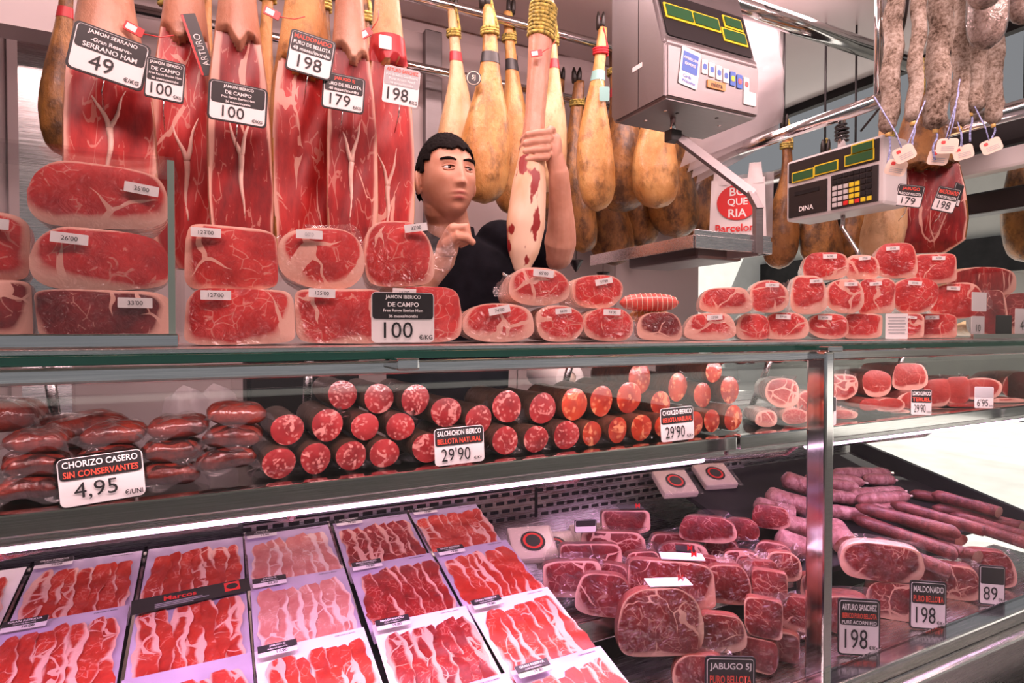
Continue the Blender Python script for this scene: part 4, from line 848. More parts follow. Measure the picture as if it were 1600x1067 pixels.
# ------------------------------------------------------------------ step deck: cheeses and vacuum-packed ham chunks
for i, (u, v) in enumerate([(808, 858), (868, 846), (925, 832), (1088, 792), (1130, 784)]):
    d = ray(u, v); tt = (.905 - EYE) / d.z; p = Vector((0, 0, EYE)) + d * tt; p.y = 1.375 if i > 2 else min(p.y, 1.36); p.x += (i - 1) * .012 if i < 3 else (i - 3.5) * .05
    lab = ['leftmost pale cheese wedge pack beside the ham packs', 'second pale cheese pack with dark round label', 'third pale cheese pack carrying a small black sign', 'pale cheese pack before the vent, left of two', 'pale cheese pack before the vent, right of two'][i]
    t = thing('cheese_pack', lab, 'cheese', (p.x, p.y, .905), Euler((R(28), 0, -.25)), 'cheese packs')
    box('cheese', -.055, .055, -.05, .05, -.022, 0, M_cheese, t, .006); mesh('film', [(-.065, -.06, .001), (.065, -.06, .001), (.065, .06, .001), (-.065, .06, .001)], [(0, 1, 2, 3)], M_wrap, t)
    a = np.linspace(0, 6.283, 28, endpoint=False)
    for nm, q, mt, z in (('label_disc', .030, M_sign, .0015), ('label_ring', .024, M_redtag, .0022), ('label_centre', .018, M_sign, .0028)):
        vv, ff = loft([[(q * math.cos(w_), q * math.sin(w_), z) for w_ in a], [(q * math.cos(w_), q * math.sin(w_), z + .0006) for w_ in a]]); mesh(nm, vv, ff, mt, t, smooth=False)
G5 = 'vacuum-packed ham chunks'
CH = [ # uc, vbottom, w, h, base z, label
 (992, 832, 84, 38, .92, 'dark ham chunk with a black label strip by the vent', 1), (1096, 838, 92, 42, .92, 'dark ham chunk at the back before the cheese', 0), (1168, 840, 60, 36, .92, 'dark ham chunk at the back near the post', 0),
 (961, 868, 112, 46, .885, 'wide ham chunk below the cheese sign', 0), (1085, 872, 88, 42, .885, 'bony ham chunk in the second row', 0), (1150, 874, 60, 40, .885, 'ham chunk in the second row near the glare', 0),
 (921, 910, 108, 60, .85, 'curved ham chunk with bone side left of the pile', 0), (1015, 898, 64, 44, .86, 'squat ham chunk in the pile\'s third row', 0), (1075, 900, 60, 44, .86, 'ham chunk half hidden behind the Marcos strip', 1),
 (897, 950, 100, 60, .831, 'film-shrouded ham chunk nearest the sliced packs', 0), (968, 942, 54, 46, .831, 'small ham chunk beside the shrouded chunk', 0), (1160, 966, 84, 66, .84, 'ham chunk with fat star right of the big block', 0),
 (1050, 978, 150, 80, .832, 'big square-cut ham block with white label strip', 1), (1020, 1052, 142, 104, .746, 'big front ham block with bone ring, under the square block', 1), (1124, 1012, 80, 60, .80, 'ham chunk with round bone eye right of front block', 0), (1186, 1004, 60, 62, .80, 'marbled ham chunk left of the chrome post', 0),
 (975, 1090, 100, 70, .70, 'ham chunk cut off by the bottom edge, left', 0), (1088, 1076, 90, 60, .746, 'ham chunk behind the Jabugo sign', 0), (1200, 1056, 60, 54, .746, 'low ham chunk right of the Jabugo sign', 0),
 (1236, 944, 64, 62, .82, 'red ham block touching the chrome post', 0), (1240, 1010, 60, 56, .79, 'dark ham block low beside the chrome post', 0), (1246, 1064, 56, 50, .746, 'lowest dark ham block at the foot of the post', 0)]
MORE = [(1046, 826, 66, 36, .93), (1206, 818, 60, 38, .93), (1128, 858, 60, 38, .90), (1196, 862, 60, 42, .895), (1120, 906, 62, 44, .865), (1172, 910, 60, 46, .865), (1224, 892, 58, 48, .875), (1006, 936, 60, 44, .84), (1206, 948, 56, 46, .84), (1150, 1046, 70, 56, .746), (1262, 896, 40, 46, .87)]
CH += [m_ + ('small ham chunk tucked into the pile, %s of the small fillers' % (ORD + ['thirteenth', 'fourteenth', 'fifteenth'])[k_], 0) for k_, m_ in enumerate(sorted(MORE))]
for i, (u, vb, wp, hp, z, lab, strip) in enumerate(CH):
    d = ray(u, vb); p = Vector((0, 0, EYE)) + d * ((z - EYE) / d.z); p.y = max(.80, min(p.y, 1.33)); dep = (p - Vector((0, 0, EYE))).dot(CM @ Vector((0, 0, -1))); mp = dep / F
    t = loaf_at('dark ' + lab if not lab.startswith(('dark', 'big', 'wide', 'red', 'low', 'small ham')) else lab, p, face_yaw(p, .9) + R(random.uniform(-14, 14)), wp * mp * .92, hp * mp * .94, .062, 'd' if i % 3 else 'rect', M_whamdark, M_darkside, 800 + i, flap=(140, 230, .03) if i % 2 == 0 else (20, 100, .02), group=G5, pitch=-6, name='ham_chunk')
    if strip:
        s_ = box('label_strip', -wp * mp * .1, wp * mp * .36, .01, .05, hp * mp * .94 + .001, hp * mp * .94 + .003, M_white if i > 8 else M_sign, t); s_.rotation_euler = (R(4), 0, 0)
        _letter0('M', M_redtag, t, wp * mp * .25, hp * mp * 1.0 + .006, .012, .02, .012, True)
# tapering dry loin ends fanned by the post and pale sausages behind
FAN = [(1178, 776, 1238, 792), (1196, 762, 1262, 782), (1205, 800, 1270, 818), (1222, 742, 1290, 764), (1210, 826, 1262, 846), (1296, 806, 1322, 838)]
for i, (a, b, c_, d_) in enumerate(FAN):
    q0 = PD(a, b, .06); q1 = PD(c_, d_, .05); dv = q0 - q1; r = .026
    salami_at('tapered cured loin end fanned left of the post, %s from the back' % ORD[[3, 1, 4, 0, 5, 2][i] if i < 6 else i], q1, r, dv.length, dv, M_lomo if i % 2 else M_hamdark, M_fuet, 850 + i, 'fanned loin ends', (200, 320, .02), name='loin_end', cat='loin', ov=1.3)
FU = [(1300, 733, 1392, 733), (1262, 742, 1356, 752), (1320, 762, 1404, 757), (1330, 778, 1412, 772), (1296, 772, 1352, 780), (1350, 742, 1398, 744), (1300, 750, 1346, 757), (1345, 792, 1425, 787), (1290, 790, 1350, 800)]
for i, (a, b, c_, d_) in enumerate(FU):
    q0 = PD(a, b, .035); q1 = PD(c_, d_, .035); n_ = 14; pts = [q0.lerp(q1, k / (n_ - 1)) for k in range(n_)]; r = .020
    rad = [r * math.sqrt(max(.04, 1 - abs(2 * k / (n_ - 1) - 1) ** 6)) * (1 + .05 * math.sin(k * 2)) for k in range(n_)]
    t = thing('pale_sausage', 'pale pink dry sausage in the tray, %s from the back' % ORD[i], 'sausage', (0, 0, 0), 0, 'pale dry sausages'); tube('sausage', pts, rad, M_fuet, t, 16)
    e_ = (q1 - q0).normalized(); tube('knot', [q1 - e_ * .004, q1 + e_ * .010], .004, M_card, t, 8)
ST = [(1388, 785, 1531, 826), (1335, 796, 1486, 836), (1332, 812, 1490, 869), (1361, 842, 1482, 890), (1455, 773, 1560, 802), (1435, 770, 1544, 790), (1480, 800, 1612, 838), (1500, 782, 1640, 812), (1420, 838, 1528, 868), (1510, 812, 1620, 848), (1400, 806, 1502, 842)]
for i, (a, b, c_, d_) in enumerate(ST):
    h = .022 + (.03 if i in (0, 1, 4) else 0); q0 = PD(a, b, h); q1 = PD(c_, d_, h); dv = q0 - q1
    salami_at('long dark red dry sausage with slanted cut, %s in the right tray' % ORD[i], q1, .017, dv.length, dv, M_lomo, M_stick, 870 + i, 'long dry sausages', name='dry_sausage', slant=1.2)
for i, (u, vb, wp, hp, z, lab) in enumerate([(1400, 940, 130, 66, .80, 'large pale-wrapped ham behind the Arturo sign'), (1340, 1000, 80, 70, .748, 'dark wrapped ham low behind the Arturo sign'), (1440, 985, 90, 66, .748, 'dark wrapped ham behind the Maldonado sign'), (1530, 950, 90, 60, .748, 'dark wrapped ham left of the 89 sign'), (1590, 930, 80, 60, .748, 'dark wrapped ham right of the 89 sign')]):
    d = ray(u, vb); p = Vector((0, 0, EYE)) + d * ((z - EYE) / d.z); p.y = .835; mp = (p - Vector((0, 0, EYE))).dot(CM @ Vector((0, 0, -1))) / F
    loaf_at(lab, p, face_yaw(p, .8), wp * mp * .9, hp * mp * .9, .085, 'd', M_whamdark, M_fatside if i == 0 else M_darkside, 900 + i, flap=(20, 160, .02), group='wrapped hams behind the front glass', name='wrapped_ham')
for lab, u, v, wp, hp, ln, pr, un in [('front sign reading Jabugo 5J Puro Bellota at the bottom edge', 1141, 1060, 76, 100, [('JABUGO 5J', 1, Wt), ('PURO BELLOTA', 1, Rd)], '198', '€/Kg'), ('front sign reading Arturo Sanchez 198 right of the post', 1342, 986, 60, 90, [('ARTURO SANCHEZ', 1.2, Wt), ('IBERICO PURO BELLOTA', 1, Rd), ('PURE ACORN FED', .7, Wt)], '198', '€/Kg'),
      ('front sign reading Maldonado Puro Bellota 198', 1450, 957, 50, 76, [('MALDONADO', 1, Wt), ('PURO BELLOTA', 1, Rd)], '198', '€/Kg'), ('small front sign priced 89 at far right', 1550, 925, 34, 62, [], '89', '€/Kg')]:
    sign(lab, u, v, wp, hp, .775, ln, pr, un, yawk=.6, split=.45, bottom=.747 if u > 1200 else .72)
p = PD(915, 822, .07); sign('tiny black sign standing on the cheese packs', 915, 822, 34, 20, p.y, [], '', '', yawk=.6, pl=p)

# ------------------------------------------------------------------ the man behind the counter
def caps(pts, rad, n=14):
    pts = [Vector(p) for p in pts]; d0 = (pts[0] - pts[1]).normalized(); d1 = (pts[-1] - pts[-2]).normalized(); A, B_ = [], []
    for k in (.92, .7, .38): A.append((pts[0] + d0 * rad[0] * k, rad[0] * math.sqrt(1 - k * k)))
    for k in (.38, .7, .92): B_.append((pts[-1] + d1 * rad[-1] * k, rad[-1] * math.sqrt(1 - k * k)))
    L = A + list(zip(pts, rad)) + B_; return tube_vf([q[0] for q in L], [q[1] for q in L], n)
def dense(pts, rad, n=30):
    P_ = smooth_path(pts, n); t = np.linspace(0, 1, len(P_)); return P_, list(np.interp(t, np.linspace(0, 1, len(rad)), rad))
def ellip(c, ax, basis=None, n=20):
    rr = []; basis = basis or Matrix.Identity(3)
    for th in np.linspace(.12, math.pi - .12, n // 2 + 2):
        rr.append([Vector(c) + basis @ Vector((ax[0] * math.sin(th) * math.cos(a), ax[1] * math.sin(th) * math.sin(a), ax[2] * math.cos(th))) for a in np.linspace(0, 6.283, n, endpoint=False)])
    return loft(rr)
def fuse(name, parts, voxel, mat, parent=None, smooth_it=4):
    v, f = [], []
    for a, b in parts:
        o = len(v); v += [tuple(p) for p in a]; f += [tuple(i + o for i in q) for q in b]
    me = bpy.data.meshes.new(name); me.from_pydata(v, [], f); bm = bmesh.new(); bm.from_mesh(me); bmesh.ops.recalc_face_normals(bm, faces=bm.faces); bm.to_mesh(me); bm.free()
    o = bpy.data.objects.new(name, me); col.objects.link(o)
    m = o.modifiers.new('r', 'REMESH'); m.mode = 'VOXEL'; m.voxel_size = voxel; s_ = o.modifiers.new('s', 'SMOOTH'); s_.factor = .5; s_.iterations = smooth_it
    bpy.context.view_layer.update(); m2 = bpy.data.meshes.new_from_object(o.evaluated_get(bpy.context.evaluated_depsgraph_get())); bpy.data.objects.remove(o)
    m2.name = name; m2.materials.clear(); m2.materials.append(mat); m2.polygons.foreach_set('use_smooth', [True] * len(m2.polygons))
    ob = bpy.data.objects.new(name, m2); col.objects.link(ob)
    if parent: ob.parent = parent
    return ob
HC = P(697, 282, 1.55); HY = face_yaw(HC) + R(24)
HB = Euler((R(-4), R(-2), HY)).to_matrix()
HS = .96
def hw_(p): return HC + HB @ (Vector(p) * HS)
def gs(x, c, s): return np.exp(-((x - c) / s) ** 2)
def head_vf():
    rings = []
    for th in np.linspace(.05, math.pi - .05, 110):
        a = np.linspace(0, 2 * math.pi, 132, endpoint=False); sx, sy, sz = np.sin(th) * np.cos(a), np.sin(th) * np.sin(a), math.cos(th)
        x = .078 * np.sign(sx) * np.abs(sx) ** .94; y = .098 * sy; z = np.full_like(x, .120 * sz)
        dn = max(0, -sz); fr = np.clip(-sy, 0, 1); bk = np.clip(sy, 0, 1)
        x = x * (1 - .20 * dn ** 1.6); y = np.where(sy > 0, y * (1 - .45 * dn ** 1.2), y * (1 - .02 * dn)); 
        y = np.where(sy < 0, -np.abs(y) ** .90 * .098 ** .10, y)
        fz = fr ** .6 * (y < 0); X = np.abs(x); d = 0
        d = d + .020 * gs(x, 0, .0095) * np.clip((.034 - z) / .066, 0, 1) ** 1.2 * (z > -.040) * 1.0 * gs(np.minimum(z, 0) * 0, 0, 1)
        d = np.where(z <= -.030, .020 * gs(x, 0, .011) * gs(z, -.030, .008), d) if False else d
        d = d + .008 * gs(X, .011, .007) * gs(z, -.034, .009)                       # nostril wings
        d = d + .005 * gs(X, .030, .022) * gs(z, .030, .009)                        # brow ridge
        d = d - .010 * gs(X, .031, .015) * gs(z, .010, .012)                        # sockets
        d = d + .005 * gs(X, .044, .018) * gs(z, -.020, .018)                       # cheeks
        d = d + .0085 * gs(x, 0, .021) * gs(z, -.0575, .0055) + .0090 * gs(x, 0, .019) * gs(z, -.0705, .0060) - .004 * gs(x, 0, .022) * gs(z, -.0640, .0022)
        d = d + .009 * gs(x, 0, .022) * gs(z, -.100, .014) - .003 * gs(x, 0, .02) * gs(z, -.083, .006)
        rings.append(np.stack([x, y - d * fz, z], 1))
    v, f = loft(rings); return [hw_(p) for p in v], f
nb = P(704, 362, 1.60); nk0 = hw_((0, .022, -.07)); parts = [head_vf(), caps([nk0, nk0.lerp(nb, .5), nb - Vector((0, 0, .05))], [.060, .058, .070], 24)]
for s in (-1, 1):
    parts.append(ellip(hw_((s * .083, .014, -.008)), (.009, .020, .033), HB @ Euler((R(-12), 0, R(s * 22))).to_matrix())); parts.append(ellip(hw_((s * .082, .010, -.034)), (.006, .009, .010), HB))
CR = (CM @ Vector((1, 0, 0))); CF = -(CM @ Vector((0, 0, -1))); UP = Vector((0, 0, 1)); CF.z = 0; CF.normalize()
shl = P(618, 388, 1.63); shr = P(806, 384, 1.60)
# raised arm gripping the ham
h0 = P(850, 2, 1.38); h1 = P(815, 428, 1.38); ax_ = (h0 - h1).normalized(); hc = P(838, 232, 1.38)
elb = P(872, 398, 1.47); wr = hc + CR * .060 - UP * .062 - CF * .012
p_, r_ = dense([shr, shr.lerp(elb, .6), elb], [.050, .047, .042], 16); parts.append(caps(p_, r_, 18))
p_, r_ = dense([elb, elb.lerp(wr, .35) + CR * .008, wr], [.043, .046, .040, .032, .027], 20); parts.append(caps(p_, r_, 18))
ppalm = hc + CR * .049 - CF * .004 - UP * .006
hb = Matrix((CR, CF, ax_)).transposed(); parts.append(ellip(ppalm, (.019, .030, .048), hb)); parts.append(caps([wr, ppalm - UP * .02], [.026, .025], 16))
for k, (zo, a1, rr_) in enumerate([(.036, 186, .0098), (.014, 196, .0102), (-.008, 192, .0098), (-.029, 178, .0086)]):
    pts = [hc + ax_ * (zo - .016 * (q / 12) + (.010 if q < 3 else 0)) + (CR * math.cos(R(th)) + CF * math.sin(R(th))) * (.0385 - .0015 * q / 12 + (.004 if q in (3, 8) else 0)) for q, th in enumerate(np.linspace(5, a1, 13))]
    parts.append(caps(pts, [rr_ * (1.08 - .22 * q / 12 + (.06 if q in (3, 8) else 0)) for q in range(13)], 12))
pts = [ppalm + CF * -.02 + ax_ * .020, hc + CR * .026 - CF * .032 + ax_ * .045, hc - CR * .004 - CF * .040 + ax_ * .055, hc - CR * .026 - CF * .028 + ax_ * .056]; parts.append(caps(pts, [.015, .012, .011, .009], 12))
# bent arm with loosely closed hand
el2 = P(622, 482, 1.42); w2 = P(694, 407, 1.335); kn = P(707, 358, 1.315)
p_, r_ = dense([shl, shl.lerp(el2, .5), el2], [.050, .047, .042], 16); parts.append(caps(p_, r_, 18))
p_, r_ = dense([el2, el2.lerp(w2, .4), w2], [.043, .045, .040, .031, .026], 20); parts.append(caps(p_, r_, 18))
hd = (kn - w2).normalized(); pb_ = Matrix((CR, CF, hd)).transposed(); parts.append(ellip(w2.lerp(kn, .60), (.021, .036, .046), pb_)); parts.append(caps([w2, w2.lerp(kn, .45)], [.025, .026], 16))
for k in range(4):
    b0 = kn + CF * (.027 - .018 * k) + hd * (-.004 if k in (0, 3) else 0); q1 = b0 + CR * .034 + hd * (.004); q2 = q1 + CR * .010 - hd * .024; q3 = q2 - CR * .018 - hd * .010
    parts.append(caps([b0 - hd * .012, b0, q1, q2, q3], [.0105, .0112, .0100, .0092, .0078], 12))
t0 = w2.lerp(kn, .45) + CF * .032; parts.append(caps([t0, t0 + CR * .022 + hd * .018 + CF * .008, t0 + CR * .044 + hd * .016, t0 + CR * .058 + hd * .006], [.014, .012, .0105, .0085], 12))
body = fuse('person', parts, .0026, M_skin, None, 3)
tag(body, 'man with short black hair in black shirt gripping a ham behind the counter', 'person')
inv = HB.transposed(); co = np.array([tuple(q.co) for q in body.data.vertices]); loc = (co - np.array(HC)) @ np.array(HB) / HS
lip = np.clip(1.25 * (gs(loc[:, 0], 0, .021) ** .8) * np.maximum(gs(loc[:, 2], -.0580, .0050), gs(loc[:, 2], -.0700, .0056)) - .25, 0, 1) * (loc[:, 1] < -.06)
a_ = body.data.attributes.new('lip', 'FLOAT', 'POINT'); a_.data.foreach_set('value', lip.astype(np.float32))
# eyes, brows, hair
def front_y(x, z):
    m_ = (np.abs(loc[:, 0] - x) < .004) & (np.abs(loc[:, 2] - z) < .004) & (loc[:, 1] < -.03); return float(loc[m_, 1].min()) if m_.any() else -.085
for s in (-1, 1):
    ex, ez = s * .0305, .0095; ey = front_y(ex, ez)
    c_ = hw_((ex, ey + .0085, ez)); v, f = ellip(c_, (.0125, .0105, .0072), HB, 24); e_ = mesh('eye', v, f, M_eyew, body)
    v, f = ellip(hw_((ex + .003, ey - .0008, ez + .0004)), (.0054, .0022, .0058), HB, 16); mesh('iris', v, f, M_iris, e_)
    def strip(nm, f0, wd, mt, off, rr_):
        pts = []
        for q in np.linspace(-1, 1, 12):
            x = ex + q * wd; z = f0(q * s); pts.append(hw_((x, front_y(x, z) - off, z)))
        return tube(nm, pts, rr_, mt, body, 6)
    strip('upper_eyelid', lambda q: ez + .0068 - .0045 * q * q, .0150, M_skin, .0000, [.0022] * 12)
    strip('lash_line', lambda q: ez + .0050 - .0042 * q * q, .0135, M_hair, .0008, [.0009] * 12)
    strip('lower_eyelid', lambda q: ez - .0074 + .0035 * q * q, .0140, M_skin, -.0005, [.0016] * 12)
    strip('eyebrow', lambda q: .0295 + .0030 * (1 - q * q) + .0018 * q, .0200, M_hair, -.0008, [.0020 + .0022 * math.sin(math.pi * (i + .6) / 12.5) for i in range(12)])
hr_ = []
for th in np.linspace(.03, math.pi * .72, 80):
    a = np.linspace(0, 2 * math.pi, 120, endpoint=False); sx, sy, sz = np.sin(th) * np.cos(a), np.sin(th) * np.sin(a), math.cos(th)
    hk = 1 + .010 * rng.standard_normal(120)
    hr_.append(np.array(hk)[:, None] * np.stack([.0798 * np.sign(sx) * np.abs(sx) ** .94, .1030 * sy, np.full_like(sx, .1265 * sz)], 1))
hv, hf = loft(hr_, False); hf.append(tuple(range(119, -1, -1)))
def keep(p):
    x, y, z = p; wv = .004 * math.sin(x * 190 + y * 120)
    if abs(x) < .052 and y < -.02: lim = .060
    elif y < -.050: lim = .056
    elif y < -.028: lim = .034
    elif y < -.008: lim = .002
    elif y < .036: lim = .026
    else: lim = -.042
    return z > lim + wv
kf = [q for q in hf if all(keep(hv[i]) for i in q)]
ids = sorted({i for q in kf for i in q}); mp_ = {j: i for i, j in enumerate(ids)}
hair = mesh('hair', [hw_(hv[i]) for i in ids], [[mp_[i] for i in q] for q in kf], M_hair, body)
so = hair.modifiers.new('thick', 'SOLIDIFY'); so.thickness = .005; so.offset = -1
# shirt and trousers
BY = face_yaw(nb) + R(14); BB = Euler((0, 0, BY)).to_matrix(); bc = Vector((nb.x, nb.y + .02, 0)); tr = []
for z, hx, hy, sq in ((nb.z - .005, .075, .070, 1), (nb.z - .025, .105, .080, 1), (nb.z - .055, .175, .095, .8), (nb.z - .11, .205, .112, .75), (nb.z - .22, .195, .120, .75), (nb.z - .36, .178, .118, .8), (nb.z - .52, .172, .115, .8), (nb.z - .66, .176, .12, .8)):
    tr.append([bc + BB @ Vector((hx * math.copysign(abs(math.cos(a)) ** sq, math.cos(a)), hy * math.copysign(abs(math.sin(a)) ** sq, math.sin(a)), 0)) + UP * z for a in np.linspace(0, 6.283, 40, endpoint=False)])
sp = [loft(tr)]
p_, r_ = dense([shr - (shr - bc - UP * shr.z) * .25, shr, shr.lerp(elb, .62)], [.075, .070, .064], 12); sp.append(caps(p_, r_, 20))
p_, r_ = dense([shl - (shl - bc - UP * shl.z) * .25, shl, shl.lerp(el2, .62)], [.075, .070, .064], 12); sp.append(caps(p_, r_, 20))
fuse('shirt', sp, .006, M_shirt, body, 8)
v, f = loft([[nb + BB @ Vector((k * .070 * math.cos(a), k * .066 * math.sin(a) + .006, 0)) + UP * (z + .018 * math.sin(a)) for a in np.linspace(0, 6.283, 30, endpoint=False)] for k, z in ((1.06, -.02), (.98, .018), (.90, .018), (.92, -.02))], False); mesh('collar', v, f, M_shirt, body)
tp = []
for s in (-1, 1):
    hip = bc + BB @ Vector((s * .085, 0, 0)) + UP * (nb.z - .62); ft = Vector((hip.x, hip.y, .27)); p_, r_ = dense([hip, hip.lerp(ft, .5), ft], [.105, .080, .062], 14); tp.append(caps(p_, r_, 18))
fuse('trousers', tp, .010, M_trouser, body, 4)
for s in (-1, 1):
    hip = bc + BB @ Vector((s * .085, 0, 0)); v, f = ellip((hip.x, hip.y - .04, .245), (.045, .12, .045)); mesh('shoe', v, f, M_black, body)
# the ham he holds
L = (h0 - h1).length; t = thing('held_ham', 'carved ham with pale fat and red patches held up by the man', 'ham', h0, Euler((0, math.atan2(h0.x - h1.x, h0.z - h1.z), 0)))
V = []
for s in np.linspace(0, 1, 70):
    k = float(np.interp(s, [0, .1, .25, .42, .55, .68, .82, .92, 1], [.030, .034, .029, .027, .033, .046, .052, .042, .016])); a = np.linspace(0, 6.283, 40, endpoint=False)
    V.append(np.stack([k * np.cos(a) * (1 + .05 * np.sin(3 * a + 5 * s)), k * .85 * np.sin(a) * (1 + .05 * np.sin(2 * a + 8 * s)), np.full(40, -L * s)], 1))
v, f = loft(V); n1_ = 40 * 38
M_held = meat('held_ham_surface', (.30, .03, .02), (.44, .06, .04), fat=(.82, .58, .44), vein=.3, rim=.003, vscale=20)
def held():
    m, nt, b = nodes_of('pale_fat_with_red_patches'); co_ = coords(nt, (1, 1, .45)); n_ = N(nt, 'ShaderNodeTexNoise', Scale=26., Detail=3.); n2 = N(nt, 'ShaderNodeTexNoise', Scale=9., Detail=4.)
    for q in (n_, n2): nt.links.new(co_, q.inputs[0])
    fatc = ramp(nt, n2.outputs[0], [(.35, (.62, .30, .12)), (.6, (.84, .62, .46))]); k = ramp(nt, n_.outputs[0], [(.57, (0, 0, 0)), (.60, (1, 1, 1))])
    nt.links.new(mixc(nt, k.outputs[0], fatc.outputs[0], (.28, .02, .02)), b.inputs['Base Color']); b.inputs['Roughness'].default_value = .4; return m
mesh('shank', v[:n1_ + 40], [q for q in f if max(q) < n1_ + 40], M_skinflap, t); mesh('carved_body', v, [q for q in f if min(q) >= n1_], held(), t)
rp = [(.034 * math.cos(q), .030 * math.sin(q), -.01 - .010 * q / 6.283) for q in np.linspace(0, 6.283 * 9, 110)]; tube('rope', rp, .0055, M_rope, t, 6); tube('rope_tail', [(0, 0, 0), (.0, .0, .12), (.01, 0, .3)], .008, M_rope, t, 8)
# black cupboard behind, seen through the case at left of the man
t = thing('dark_cupboard', 'black cupboard seen through the glass left of the man', 'cupboard', (0, 0, 0)); box('body', P(385, 600, 1.75).x, P(560, 600, 1.75).x, 1.74, 2.0, .2, 1.36, M_dark, t, .004); box('door', P(390, 600, 1.75).x, P(555, 600, 1.75).x, 1.725, 1.74, .25, 1.33, M_dark, t, .004)

# ------------------------------------------------------------------ weighing scales
t = thing('hanging_scale', 'large steel hanging scale with green displays and card stickers', 'scale', (0, 0, 0))
fl = P(1040, 150, 1.15); fr_ = P(1182, 205, 1.15); x0, x1_ = fl.x, fl.x + .325; zb = P(1040, 152, 1.15).z; zt = zb + .42
prof_ = [(1.15, zb), (1.36, zb), (1.38, zb + .02), (1.38, zt), (1.24, zt), (1.160, zb + .150), (1.150, zb + .138)]
vv = [(x, y, z) for x in (x0, x1_) for y, z in prof_]; n_ = len(prof_)
bm = bmesh.new(); bv = [bm.verts.new(q) for q in vv]; bm.faces.new(bv[:n_]); bm.faces.new(bv[n_:][::-1])
for i in range(n_): j = (i + 1) % n_; bm.faces.new((bv[i], bv[n_ + i], bv[n_ + j], bv[j]))
bmesh.ops.recalc_face_normals(bm, faces=bm.faces); bmesh.ops.bevel(bm, geom=bm.edges[:], offset=.008, segments=3, affect='EDGES'); bobj('housing', bm, scale_steel, t)
seam = box('seam', x0 - .0006, x0 + .001, 1.255, 1.257, zb + .01, zt - .01, M_black, t)
xm = (x0 + x1_) / 2; dv = Vector((0, 1.24 - 1.160, zt - zb - .150)); ang = math.atan2(dv.y, dv.z)
dp = bpy.data.objects.new('display_panel', None)
def onslope(nm, w, h, mt, cx, s, lift, par):
    o = panel(nm, w, h, min(w, h) * .06, -lift - .002, -lift, mt, par); o.location = (xm + cx, 1.160 + dv.y * s, zb + .150 + dv.z * s); o.rotation_euler = (-ang, 0, 0); return o
bz = onslope('display_bezel', .295, .130, M_black, 0, .27, .002, t)
for cx, s, wd, hg in ((-.095, .30, .085, .034), (-.003, .30, .085, .034), (.098, .38, .060, .028), (.092, .22, .078, .032)):
    onslope('display_frame', wd + .010, hg + .012, M_yel, cx, s, .0045, t); onslope('display', wd, hg, M_lcd, cx, s, .0068, t)
p = Vector((x0 + .075, 1.1475, zb + .085)); st_ = thing('sticker', 'blue and white American Express cards welcome sticker on the scale', 'sticker', p, (0, R(8), 0))
panel('paper', .062, .095, .004, 0, .0008, M_white, st_); panel('blue_block', .050, .050, .002, -.0005, 0, M_blu, st_, 0, .012); letter('AMERICAN', M_wtext, st_, 0, .022, .007, .046, -.001, True); letter('EXPRESS', M_wtext, st_, 0, .008, .007, .044, -.001, True); letter('Cards', M_blu, st_, -.006, -.024, .008, .03, -.001, True); letter('Welcome', M_blu, st_, 0, -.036, .008, .044, -.001, True)
for i, (mt, tx) in enumerate(((M_blu, ''), (M_blu, ''), (M_blu, 'VISA'), (M_blu, 'V'), (M_yel, ''), (M_redtag, ''), (M_redtag, ''))):
    s_ = panel('card_sticker', .019, .036, .002, 1.1470, 1.1495, M_white if i not in (4, 5) else M_blu, t, x0 + .125 + i * .0245, zb + .098 - .003 * i)
    panel('card_mark', .012, .014, .004, 1.1462, 1.1470, mt, t, x0 + .125 + i * .0245, zb + .098 - .003 * i)
panel('name_plate', .062, .020, .002, 1.1462, 1.1495, M_org, t, x0 + .165, zb + .058); letter('micra', M_ktext, t, x0 + .165, zb + .058, .012, .05, 1.1455, True)
panel('small_label', .045, .035, .002, 1.1472, 1.1495, M_white, t, x1_ - .040, zb + .045)
box('side_label', x0 - .001, x0 + .001, 1.24, 1.28, zb + .11, zb + .122, M_white, t)
for x, y in ((.06, 1.22), (.10, 1.22), (.06, 1.30), (.22, 1.20), (.27, 1.24)): tube('screw', [(x0 + x, y, zb - .001), (x0 + x, y, zb + .003)], .005, M_black if x in (.10, .22) else chrome, t, 10)
tube('hanger_post', [(xm, 1.30, zt - .01), (xm, 1.30, 2.63)], .02, chrome, t, 12)
# weighing pan on its bent arm
q = P(1085, 368, 1.10); px0, px1, py0, py1, pzz = q.x, q.x + .265, 1.10, 1.545, q.z
tube('pin', [(xm - .05, 1.25, zb + .005), (xm - .05, 1.25, zb - .05)], .008, chrome, t); box('clevis', xm - .068, xm - .032, 1.235, 1.265, zb - .065, zb - .035, M_black, t, .003)
arm = [Vector((xm - .045, 1.25, zb - .045)), Vector((px1 - .055, 1.12, pzz + .13)), Vector((px1 - .05, 1.10, pzz + .09)), Vector((px1 - .055, 1.095, pzz - .025)), Vector((px1 - .11, 1.2, pzz - .03))]
def bar(nm, a, b, wd, th, mt, par):
    d = (b - a).normalized(); sx = d.cross(Vector((0, 1, 0))).normalized(); sy = d.cross(sx); vv = [e + sx * i * wd / 2 + sy * j * th / 2 for e in (a, b) for i, j in ((-1, -1), (1, -1), (1, 1), (-1, 1))]
    return mesh(nm, vv, [(3, 2, 1, 0), (4, 5, 6, 7), (0, 1, 5, 4), (1, 2, 6, 5), (2, 3, 7, 6), (3, 0, 4, 7)], mt, par, smooth=False)
for a, b in zip(arm[:-1], arm[1:]): bar('arm', a, b + (b - a).normalized() * .008, .026, .012, scale_steel, t)
